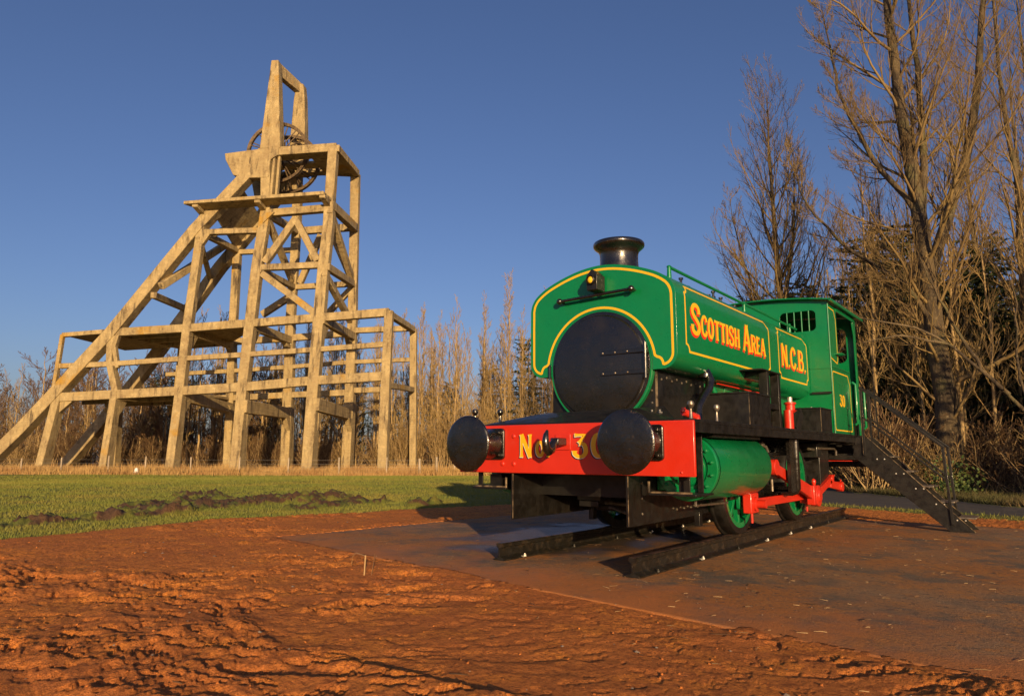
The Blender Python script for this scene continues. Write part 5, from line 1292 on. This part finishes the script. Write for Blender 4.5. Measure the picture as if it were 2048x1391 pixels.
# ---------------------------------------------------------------- access stair
ST = thing('access_stair', 'black steel stair with twin handrails leading up to the cab', 'stair', (2.1, 6.2, 0))
YN, YF = 5.95, 6.47
for y in (YN, YF):
    mb = MB(); mb.prism([(1.25, 1.02), (1.30, 1.30), (1.46, 1.30), (2.72, .004), (2.42, .004)], XZ(y + .006), .012); sg = mb.build('stringer', BM, ST, bevel=.002, seg=1)
    mb = MB()
    for k in range(5):
        for d in (0, .14): mb.dome((1.62 + .235 * k + d * .7 - .05, y - .006, 1.0 - .205 * k - .02), .012, (0, -1, 0), .008, 8, 2)
    tag(mb.build('stringer_bolts', M['bolt_white'], sg), kind='stuff')
    mb = MB(); mb.bar((1.46, y - .008, 1.297), (2.715, y - .008, .008), .01, .008, up=(0, 1, 0)); mb.build('worn_edge', M['rim'], sg, smooth=0)
for k in range(5):
    x, z = 1.60 + .235 * k, 1.015 - .205 * k
    mb = MB(); mb.box(x - .02, x + .19, YN + .008, YF - .008, z - .015, z + .008)
    tr = mb.build('tread', M['steel'], ST, bevel=.003)
    mb = MB(); mb.box(x - .018, x - .01, YN + .01, YF - .01, z - .05, z - .016); mb.build('tread_lip', BM, tr)
mb = MB(); mb.box(1.02, 1.50, YN + .008, YF - .008, 1.19, 1.215); mb.build('landing', BM, ST)
mb = MB(); mb.box(.70, 1.40, YN, YF, .97, 1.03); mb.build('landing_bearer', BM, ST)
for y in (YN, YF):
    yy = y - .02 if y == YN else y + .02
    mb = MB(); mb.box(1.395, 1.43, yy - .012, yy + .012, 1.03, 2.05); mb.build('rail_post', BM, ST, bevel=.003)
    mb = MB(); mb.bar((2.46, yy, .09), (2.41, yy, 1.145), .026, .036, up=(1, 0, 0)); mb.build('rail_post', BM, ST, bevel=.003)
    mb = MB(); mb.bar((1.395, yy, 2.045), (2.43, yy, 1.14), .034, .034); mb.build('handrail', BM, ST, bevel=.004)
    mb = MB(); mb.bar((1.41, yy, 1.60), (2.425, yy, .70), .024, .026); mb.build('mid_rail', BM, ST, bevel=.003)
    mb = MB(); mb.bar((1.52, yy, 1.28), (1.50, yy, 1.95), .02, .02, up=(1, 0, 0)); mb.build('baluster', BM, ST)
    mb = MB(); mb.box(1.398, 1.402, yy - .0145, yy - .0125, 1.05, 2.0); mb.build('worn_edge', M['rim'], ST, smooth=0)

# ---------------------------------------------------------------- trees
def nrm(v): return v / np.maximum(np.linalg.norm(v, axis=-1, keepdims=True), 1e-9)
def grow(g, P, Rr, n, t0, t1, ang, lf, segs, up_, wob, rf, rmin=.004, taper=.88, lmul=None, angj=.12):
    B, Sg, _ = P.shape
    N = B * n
    pi = np.repeat(np.arange(B), n)
    k = np.tile(np.arange(n), B)
    t = t0 + (t1 - t0) * (k + g.uniform(0, 1, N)) / n
    s = t * (Sg - 1); i = np.minimum(s.astype(int), Sg - 2); fr = (s - i)[:, None]
    st = P[pi, i] * (1 - fr) + P[pi, i + 1] * fr
    T = nrm(P[pi, i + 1] - P[pi, i])
    r0 = Rr[pi, i] * (1 - fr[:, 0]) + Rr[pi, i + 1] * fr[:, 0]
    plen = np.linalg.norm(np.diff(P, axis=1), axis=2).sum(1)[pi]
    a = nrm(np.cross(T, g.normal(size=(N, 3)) * .001 + np.array([.3, .5, .8]))); b = np.cross(T, a)
    phi = k * 2.39996 + g.uniform(0, 6.28, B)[pi] + g.normal(0, .35, N)
    an = R(ang) + g.normal(0, angj, N)
    d = T * np.cos(an)[:, None] + (a * np.cos(phi)[:, None] + b * np.sin(phi)[:, None]) * np.sin(an)[:, None]
    L = plen * lf * (1 - .62 * (t - t0) / max(t1 - t0, 1e-6)) * g.uniform(.65, 1.15, N)
    if lmul is not None: L = L * lmul(t)
    pts = [st]
    for q in range(segs):
        d = nrm(d + np.array([0, 0, up_ / segs]) + g.normal(0, wob, (N, 3)))
        pts.append(pts[-1] + d * (L / segs)[:, None])
    Q = np.stack(pts, 1)
    rr = np.minimum(r0 * rf, L * .0115 + .002)[:, None] * (1 - taper * np.linspace(0, 1, segs + 1)[None, :])
    return Q, np.maximum(rr, rmin)
def tubes(P, Rr, k):
    B, Sg, _ = P.shape
    T = np.empty_like(P); T[:, 1:-1] = P[:, 2:] - P[:, :-2]; T[:, 0] = P[:, 1] - P[:, 0]; T[:, -1] = P[:, -1] - P[:, -2]
    T = nrm(T)
    ref = np.where(np.abs(T[:, :1, 2:3]) > .9, np.array([1., 0, 0]), np.array([0, 0, 1.]))
    a = nrm(np.cross(T, ref)); b = np.cross(T, a)
    th = np.arange(k) * 2 * np.pi / k
    V = P[:, :, None, :] + Rr[:, :, None, None] * (a[:, :, None, :] * np.cos(th)[None, None, :, None] + b[:, :, None, :] * np.sin(th)[None, None, :, None])
    idx = np.arange(B * Sg * k).reshape(B, Sg, k); nx = np.roll(idx, -1, axis=2)
    F = np.stack([idx[:, :-1], nx[:, :-1], nx[:, 1:], idx[:, 1:]], -1).reshape(-1, 4)
    return V.reshape(-1, 3), F
def join(parts):
    Vs, Fs, n = [], [], 0
    for V, F in parts:
        Vs.append(V); Fs.append(F + n); n += len(V)
    return np.concatenate(Vs), np.concatenate(Fs)
def rs(poly, n):
    poly = np.array(poly, float); d = np.r_[0, np.cumsum(np.linalg.norm(np.diff(poly, axis=0), axis=1))]
    t = np.linspace(0, d[-1], n); return np.stack([np.interp(t, d, poly[:, i]) for i in range(3)], 1)

def bare_tree(seed, trunk, r0, tmat, cmat, n1, n2, n3, n4=0, ang1=42, lf1=.36, t0=.2, up1=.55, rtw=.006, limbs=(), rtip=.12, lmul=None, wob=.10, ksides=8, flare=1.35):
    """returns (trunk mesh, crown mesh); coordinates are those of the trunk's polyline"""
    g = np.random.default_rng(seed)
    main = [(trunk, r0)] + list(limbs)
    tp, cp = [], []
    A1 = []
    for pl_, rr_ in main:
        P = rs(pl_, 16)[None]; P[0, 1:, :2] += g.normal(0, .02 * (1 + rr_), (15, 2))
        s = np.linspace(0, 1, 16); Rr = (rr_ * (1 - s) ** (1.0 if rr_ > .3 else .85) + rr_ * rtip * s)[None]
        if pl_ is trunk: Rr = Rr * (1 + (flare - 1) * np.exp(-s * 22))[None]
        tp.append(tubes(P, Rr, ksides + 2))
        nb = n1 if pl_ is trunk else max(6, int(n1 * .55))
        A1.append(grow(g, P, Rr, nb, t0 if pl_ is trunk else .12, .985, ang1, lf1 if pl_ is trunk else lf1 * .9, 7, up1, wob, .42, rtw * 1.6, .85, lmul if pl_ is trunk else None))
    P1, R1 = np.concatenate([a[0] for a in A1]), np.concatenate([a[1] for a in A1])
    cp.append(tubes(P1, R1, 5))
    P2, R2 = grow(g, P1, R1, n2, .12, .97, 33, .46, 5, up1 * .9, wob * .75, .55, rtw * 1.2)
    cp.append(tubes(P2, R2, 4))
    P3, R3 = grow(g, P2, R2, n3, .1, .98, 31, .56, 3, up1 * .7, wob * .8, .6, rtw)
    cp.append(tubes(P3, R3, 3))
    if n4:
        P4, R4 = grow(g, P3, R3, n4, .15, .98, 34, .55, 2, .2, .16, .7, rtw * .8); cp.append(tubes(P4, R4, 3))
    V, F = join(tp); a = np_mesh('trunk', V, F, tmat, smooth=True)
    V, F = join(cp); b = np_mesh('crown', V, F, cmat, smooth=True)
    return a, b
def put_tree(name, meshes, loc, sc, rz, label, cat, group=None):
    t = thing(name, label, cat, loc, group, rz)
    t.scale = (sc, sc, sc) if not isinstance(sc, tuple) else sc
    for nm, me in zip(('trunk', 'crown'), meshes):
        o = bpy.data.objects.new(nm, me); COL.objects.link(o); o.parent = t
    return t
def gz(x, y): return float(ground_z(np.array([float(x)]), np.array([float(y)]))[0])

# the big tree behind the cab
b0 = (.94, 20.51, 0)
def rel(pts, o=b0): return [(x - o[0], y - o[1], z) for x, y, z in pts]
hero = bare_tree(11, rel([(.98, 20.5, -.3), (.95, 20.51, 1.2), (.95, 20.51, 2.77), (.83, 20.42, 5.18), (.74, 20.35, 7.67), (.57, 20.22, 10.24), (.4, 20.09, 13.25), (.31, 20.02, 16.2), (.4, 20.06, 20.5), (.3, 20.1, 24)]), .36, M['bark_hero'], M['twig_hero'],
    54, 12, 9, 0, 46, .27, .08, .72, .0042, rtip=.05,
    limbs=[(rel([(.81, 20.4, 6.66), (1.26, 20.75, 8.18), (1.85, 21.2, 10.07), (2.31, 21.55, 11.83), (2.67, 21.83, 14.36), (3.24, 22.27, 18.97), (3.3, 22.3, 22)]), .19),
           (rel([(.73, 20.34, 8.0), (.95, 20.5, 11.11), (1.0, 20.4, 13.8), (.9, 20.3, 17), (1.1, 20.34, 21)]), .14),
           (rel([(.6, 20.2, 9.0), (-.5, 19.8, 11.0), (-1.3, 19.6, 13.5), (-1.7, 19.5, 17)]), .10),
           (rel([(.85, 20.4, 5.2), (.2, 19.6, 6.5), (-1.2, 18.9, 7.7), (-2.3, 18.6, 9.2), (-2.9, 18.5, 11.4)]), .09)])
put_tree('large_bare_tree', hero, (b0[0], b0[1], gz(b0[0], b0[1])), 1, 0, 'tallest bare tree with thick grey green trunk, its top beyond the frame, behind the stair', 'tree')

# tree standing alone against the sky, left of it
m0 = (-5.4, 25.1, 0)
mid = bare_tree(23, [(0, 0, -.3), (.1, .1, 3), (.1, .1, 5.5), (.08, .1, 8.5), (.0, .05, 11.5), (.0, 0, 13.8), (-.05, 0, 17.1)], .21, M['bark_hero'], M['twig_hero'], 46, 9, 7, 0, 40, .38, .24, .85, .0048, rtip=.05,
    limbs=[([(.1, .1, 7.0), (.45, .45, 9), (.7, .65, 11.5), (.8, .7, 14.6)], .10), ([(.1, .1, 5.5), (-.6, -.5, 7.5), (-1.2, -1.0, 9.6), (-1.5, -1.2, 12.2)], .085)])
put_tree('bare_tree', mid, (m0[0], m0[1], gz(m0[0], m0[1])), 1, 0, 'slender bare tree with a pointed crown standing alone above the cab front', 'tree')

# leaning tree from beyond the right edge, its low limbs reach into the picture
l0 = (4.6, 15.4, 0)
lean = bare_tree(31, rel([(4.6, 15.4, -.3), (4.55, 15.35, 1.5), (4.5, 15.4, 4), (4.6, 15.5, 8), (4.8, 15.5, 13)], l0), .17, M['bark_hero'], M['twig_hero'], 8, 6, 6, 0, 45, .26, .5, .7, .004,
    limbs=[(rel([(4.55, 15.38, .7), (3.7, 14.66, 1.17), (3.24, 14.3, 1.95), (2.61, 13.83, 2.73), (1.9, 13.28, 3.55), (1.29, 12.81, 3.95), (.47, 12.19, 4.12), (-.24, 11.63, 4.29)], l0), .058),
           (rel([(1.9, 13.28, 3.55), (1.02, 12.59, 3.77), (.08, 11.89, 3.53)], l0), .035),
           (rel([(2.9, 14.0, 2.4), (2.41, 13.67, 3.02), (1.95, 13.32, 4.12), (1.64, 13.08, 5.08), (1.39, 12.89, 5.85)], l0), .05),
           (rel([(3.3, 14.3, 1.9), (3.1, 14.2, 3.1), (3.2, 14.2, 4.6), (2.9, 14.1, 6.2)], l0), .035)])
put_tree('leaning_tree', lean, (l0[0], l0[1], gz(l0[0], l0[1])), 1, 0, 'olive limbs of a low tree reaching in from the right edge above the stair', 'tree')

# shared kinds ------------------------------------------------
lm = lambda t: 1.0 + 0 * t
TV = {}
TV['tall'] = [bare_tree(100 + i, [(0, 0, -.3), (.15, 0, 5), (-.1, .1, 10), (.1, .0, 15), (0, .1, 20)], .17, M['bark_hero'], M['twig_hero'], 28, 7, 6, 0, 40, .27, .22, .8, .0060, rtip=.06) for i in range(4)]
TV['poplar'] = [bare_tree(140 + i, [(0, 0, -.3), (.1, 0, 5), (-.1, .1, 10), (.1, .0, 15), (0, .1, 20)], .16, M['bark_tan'], M['twig_tan'], 34, 7, 6, 0, 24, .22, .25, .7, .010, rtip=.05) for i in range(3)]
TV['stem'] = [bare_tree(180 + i, [(0, 0, -.3), (.2, 0, 3), (.1, .15, 6), (.25, .1, 9), (.3, .2, 12)], .085, M['bark_tan'], M['twig_tan'], 18, 5, 4, 0, 26, .26, .22, .7, .0085, rtip=.1) for i in range(5)]
TV['russet'] = [bare_tree(220 + i, [(0, 0, -.3), (.1, 0, 2), (-.1, .1, 4), (.1, .0, 6), (0, .1, 8.5)], .12, M['bark_tan'], M['twig_red'], 22, 8, 7, 0, 52, .44, .08, .5, .0095, rtip=.1) for i in range(4)]
def conifer(seed, H, r0):
    g = np.random.default_rng(seed)
    P = rs([(0, 0, -.3), (.05, .05, H * .5), (0, 0, H)], 10)[None]; Rr = (r0 * (1 - np.linspace(0, 1, 10) * .93))[None]
    tr = np_mesh('trunk', *tubes(P, Rr, 7), M['bark_hero'], smooth=True)
    n = 110
    P1, R1 = grow(g, P, Rr, n, .16, .99, 78, .27, 4, -.05, .10, .3, .012, .8)
    # needles: many little blades along each branch
    per = 42; N = n * per; pi = np.repeat(np.arange(n), per); t = g.uniform(.12, 1, N); s = t * 4; i = np.minimum(s.astype(int), 3); fr = (s - i)[:, None]
    c = P1[pi, i] * (1 - fr) + P1[pi, i + 1] * fr
    d = nrm(P1[pi, i + 1] - P1[pi, i]); sd_ = nrm(np.cross(d, np.array([0, 0, 1.]))) * g.choice([-1, 1], N)[:, None]
    ax = nrm(d * .6 + sd_ * g.uniform(.3, 1, N)[:, None] + g.normal(0, .25, (N, 3))); L = g.uniform(.16, .42, N)[:, None] * (1.15 - .5 * t[:, None])
    wv = nrm(np.cross(ax, g.normal(size=(N, 3)))) * .035
    V = np.stack([c - wv, c + wv, c + ax * L + np.array([0, 0, -.05]) + wv * .5, c + ax * L + np.array([0, 0, -.05]) - wv * .5], 1).reshape(-1, 3)
    Vb, Fb = tubes(P1, R1, 3)
    V2, F2 = join([(Vb, Fb), (V, np.arange(4 * N).reshape(-1, 4))])
    return tr, np_mesh('crown', V2, F2, M['needles'])
TV['pine'] = [conifer(300 + i, 11, .14) for i in range(3)]
def shrub(seed, h, n, m, spread=.5, r=.012):
    g = np.random.default_rng(seed)
    base = np.zeros((n, 2, 3)); base[:, :, :2] = g.normal(0, .35, (n, 1, 2)); base[:, 1, 2] = .2; base[:, 0, 2] = -.2
    d = nrm(np.c_[g.normal(0, spread, (n, 2)), np.ones(n)]); L = h * g.uniform(.5, 1.05, n)
    pts = [base[:, 0]]
    for q in range(5):
        pts.append(pts[-1] + d * (L / 5)[:, None]); d = nrm(d + g.normal(0, .14, (n, 3)) + np.array([0, 0, .08]))
    P = np.stack(pts, 1); Rr = np.maximum(r * 1.6 * (1 - .8 * np.linspace(0, 1, 6))[None] * np.ones((n, 1)), r * .5)
    P2, R2 = grow(g, P, Rr, 9, .25, .98, 34, .34, 3, .3, .15, .7, r * .55)
    P3, R3 = grow(g, P2, R2, 4, .2, .98, 36, .5, 2, .2, .2, .7, r * .45)
    st_ = np_mesh('trunk', *tubes(P, Rr, 4), M['bark_tan'], smooth=True)
    V, F = join([tubes(P2, R2, 3), tubes(P3, R3, 3)])
    return st_, np_mesh('crown', V, F, m)
TV['shrub'] = [shrub(400 + i, 3.2, 26, [M['twig_brown'], M['twig_red'], M['twig_tan']][i % 3], .42, .016) for i in range(5)]
TV['whips'] = [shrub(450 + i, 5.5, 22, M['twig_tan'], .14, .020) for i in range(3)]

rt_ = random.Random(77)
def plant(kind, x, y, sc, label, cat, group, name, zsc=None):
    me = rt_.choice(TV[kind]); s_ = sc if zsc is None else (sc, sc, zsc)
    return put_tree(name, me, (x, y, gz(x, y) - .05), s_, rt_.uniform(0, 6.28), label, cat, group)
def tw(u_, w_): return (OW[0] + u_ * UV[0] + w_ * WV[0], OW[1] + u_ * UV[1] + w_ * WV[1])

# woods behind the headframe
for i in range(96):
    u_, w_ = -40 + 80 * (i + rt_.random()) / 96, rt_.uniform(14, 30)
    if u_ < -12 and rt_.random() < .5: w_ += 4
    hs = rt_.uniform(.72, 1.10) * (1.0 if u_ > -14 else .72)
    plant('stem', *tw(u_, w_), hs * 1.22, 'thin tan stem in the leafless wood behind the headframe', 'tree', 'thin stems in the wood behind the headframe', 'bare_sapling')
for i in range(50):
    u_, w_ = -12 + 38 * (i + rt_.random()) / 50, rt_.uniform(17, 34)
    plant('poplar', *tw(u_, w_), rt_.uniform(.64, .86), 'upright bare poplar rising out of the wood behind the headframe', 'tree', 'poplars in the wood behind the headframe', 'bare_poplar')
for u_, w_, s_, lb in ((19.6, 22, 1.03, 'taller of the two bare poplars close right of the headframe'), (16.6, 24, .92, 'shorter and wider of the two bare poplars close right of the headframe'),
                   (24.1, 24, .96, 'lone pointed bare poplar left of the locomotive tank'), (26.3, 27, .86, 'lower bare poplar just left of the locomotive tank')):
    plant('poplar', *tw(u_, w_), s_, lb, 'tree', None, 'bare_poplar')
for i in range(42):
    u_, w_ = -44 + 40 * (i + rt_.random()) / 42, rt_.uniform(15, 32)
    plant('russet', *tw(u_, w_), rt_.uniform(1.0, 1.4), 'spreading russet brown bare tree at the left of the wood', 'tree', 'russet trees at the left of the wood', 'spreading_tree')
for i in range(24):
    u_, w_ = -30 + 72 * (i + rt_.random()) / 24, rt_.uniform(24, 40)
    plant('pine', *tw(u_, w_), rt_.uniform(.72, 1.12), 'dark conifer among the leafless stems behind the headframe', 'conifer', 'conifers in the wood behind the headframe', 'conifer')
plant('pine', *tw(21.6, 24), 1.30, 'dark conifer with pointed top between the two pairs of poplars', 'conifer', None, 'conifer')
for i in range(110):
    u_, w_ = -44 + 82 * (i + rt_.random()) / 110, 13.2 + 8 * rt_.random() ** 1.5
    k = 'whips' if (u_ > 8 and rt_.random() < .7) else 'shrub'
    plant(k, *tw(u_, w_), rt_.uniform(.8, 1.5), 'leafless twiggy shrub along the edge of the wood behind the headframe', 'shrub', 'shrubs along the wood behind the headframe', 'bare_shrub')
# pale sapling seen under the left deck
plant('stem', *tw(-11.4, 12.8), .82, 'pale sapling with wide low twigs seen under the left deck of the headframe', 'tree', None, 'bare_sapling', .7)

# woods on the right
spots = [(3.9, 30.0, 1.1, 2), (-1.2, 24.6, .62, 3), (-.8, 31.0, .9, 2), (3.15, 25.0, 1.05, 3), (5.5, 29, 1.1, 0), (1.2, 36, 1.1, 3),
         (-1.9, 38, .9, 1), (5.2, 35, 1.2, 2), (3.3, 40, 1.2, 3), (-4.2, 40, .9, 0), (-6.8, 44, .85, 1), (.8, 43, 1.1, 2)]
for x, y, s_, k in spots:
    put_tree('tall_bare_tree', TV['tall'][k], (x, y, gz(x, y) - .05), s_, rt_.uniform(0, 6.28), 'tall bare tree in the wood on the right', 'tree', 'tall bare trees in the wood on the right')
for i in range(100):
    y = rt_.uniform(19, 44); x = rt_.uniform(-.30 * (y - 19) - 3.5, 7 + .1 * y) if rt_.random() < .8 else rt_.uniform(-12, -2) * (y / 40)
    if y < path_hi(x) + 2.0: continue
    plant('stem', x, y, rt_.uniform(.6, 1.0), 'thin bare stem in the wood on the right', 'tree', 'thin stems in the wood on the right', 'bare_sapling')
for i in range(84):
    y = rt_.uniform(25, 48); x = rt_.uniform(-.36 * (y - 19) - 4.5, 7 + .12 * y)
    plant('pine', x, y, rt_.uniform(.62, 1.0) * (.8 if x < -6 else 1), 'dark conifer standing deep in the wood on the right', 'conifer', 'conifers in the wood on the right', 'conifer')
for i in range(80):
    y = rt_.uniform(16, 34); x = rt_.uniform(-.32 * (y - 17) - 2.5, 8)
    if y < path_hi(x) + 1.2: y = path_hi(x) + 1.2 + rt_.random() * 2
    plant('shrub', x, y, rt_.uniform(.5, 1.0), 'tangle of leafless twigs under the trees on the right', 'shrub', 'undergrowth in the wood on the right', 'bare_shrub')
# unseen trees carry the wood past the right edge, added to shade it
for i in range(26):
    x = 8.0 + 17 * rt_.random(); y = path_hi(min(x, 14)) + 1.5 + rt_.uniform(0, 11) - max(0, x - 14) * .3
    plant('pine' if i % 3 else 'tall', x, y, rt_.uniform(.6, .85), 'unseen tree beyond the right edge, added to shade the wood', 'tree', 'unseen shade trees beyond the right edge', 'shade_tree')
# the wood's far edge: nobody could count it
g = np.random.default_rng(9)
def mass(name, n, fx_, m, label, r=.03, hh=(5, 12)):
    B = np.zeros((n, 5, 3)); xy = fx_(n); h = g.uniform(*hh, n); le = g.normal(0, .07, (n, 2))
    for q in range(5):
        B[:, q, :2] = xy + le * (h * q / 4)[:, None] + g.normal(0, .08, (n, 2)); B[:, q, 2] = -.7 + h * q / 4
    Rr = r * (1.2 - np.linspace(0, 1, 5))[None] * g.uniform(.6, 1.8, (n, 1))
    P2, R2 = grow(g, B, Rr, 9, .2, .98, 45, .22, 3, .3, .15, .6, r * .4)
    V, F = join([tubes(B, Rr, 3), tubes(P2, R2, 3)])
    tag(link_mesh(name, np_mesh(name, V, F, m)), label, 'woodland', kind='stuff')
mass('far_wood', 750, lambda n: np.array([tw(a, b) for a, b in zip(g.uniform(-60, 60, n), g.uniform(30, 52, n))]), M['twig_brown'], 'far side of the leafless wood behind the headframe', .05)
mass('far_thicket', 750, lambda n: np.stack([g.uniform(-32, 22, n), g.uniform(44, 66, n)], 1), M['twig_brown'], 'far side of the leafless wood on the right', .045, (6, 13))
# leafy undergrowth behind the locomotive
n = 9000
cx = g.uniform(-4.5, 1.5, 40); cy = np.interp(cx, [-4.5, 1.5], [22.5, 15.5]) + g.uniform(0, 2.5, 40); pi = g.integers(0, 40, n)
off = nrm(g.normal(size=(n, 3))) * (g.uniform(0, 1, n)[:, None] ** .5) * np.array([.8, .8, .75])
c = np.stack([cx[pi], cy[pi], .30 + 0 * cx[pi]], 1) + off; c[:, 2] = np.abs(c[:, 2]) + .02
a = nrm(g.normal(size=(n, 3))) * .05; b = nrm(np.cross(a, g.normal(size=(n, 3)))) * .03
tag(link_mesh('bramble_leaves', np_mesh('bramble_leaves', np.stack([c - a, c + b, c + a, c - b], 1).reshape(-1, 3), np.arange(4 * n).reshape(-1, 4), M['leaves'])), 'low green bramble leaves behind the locomotive', 'brambles', kind='stuff')
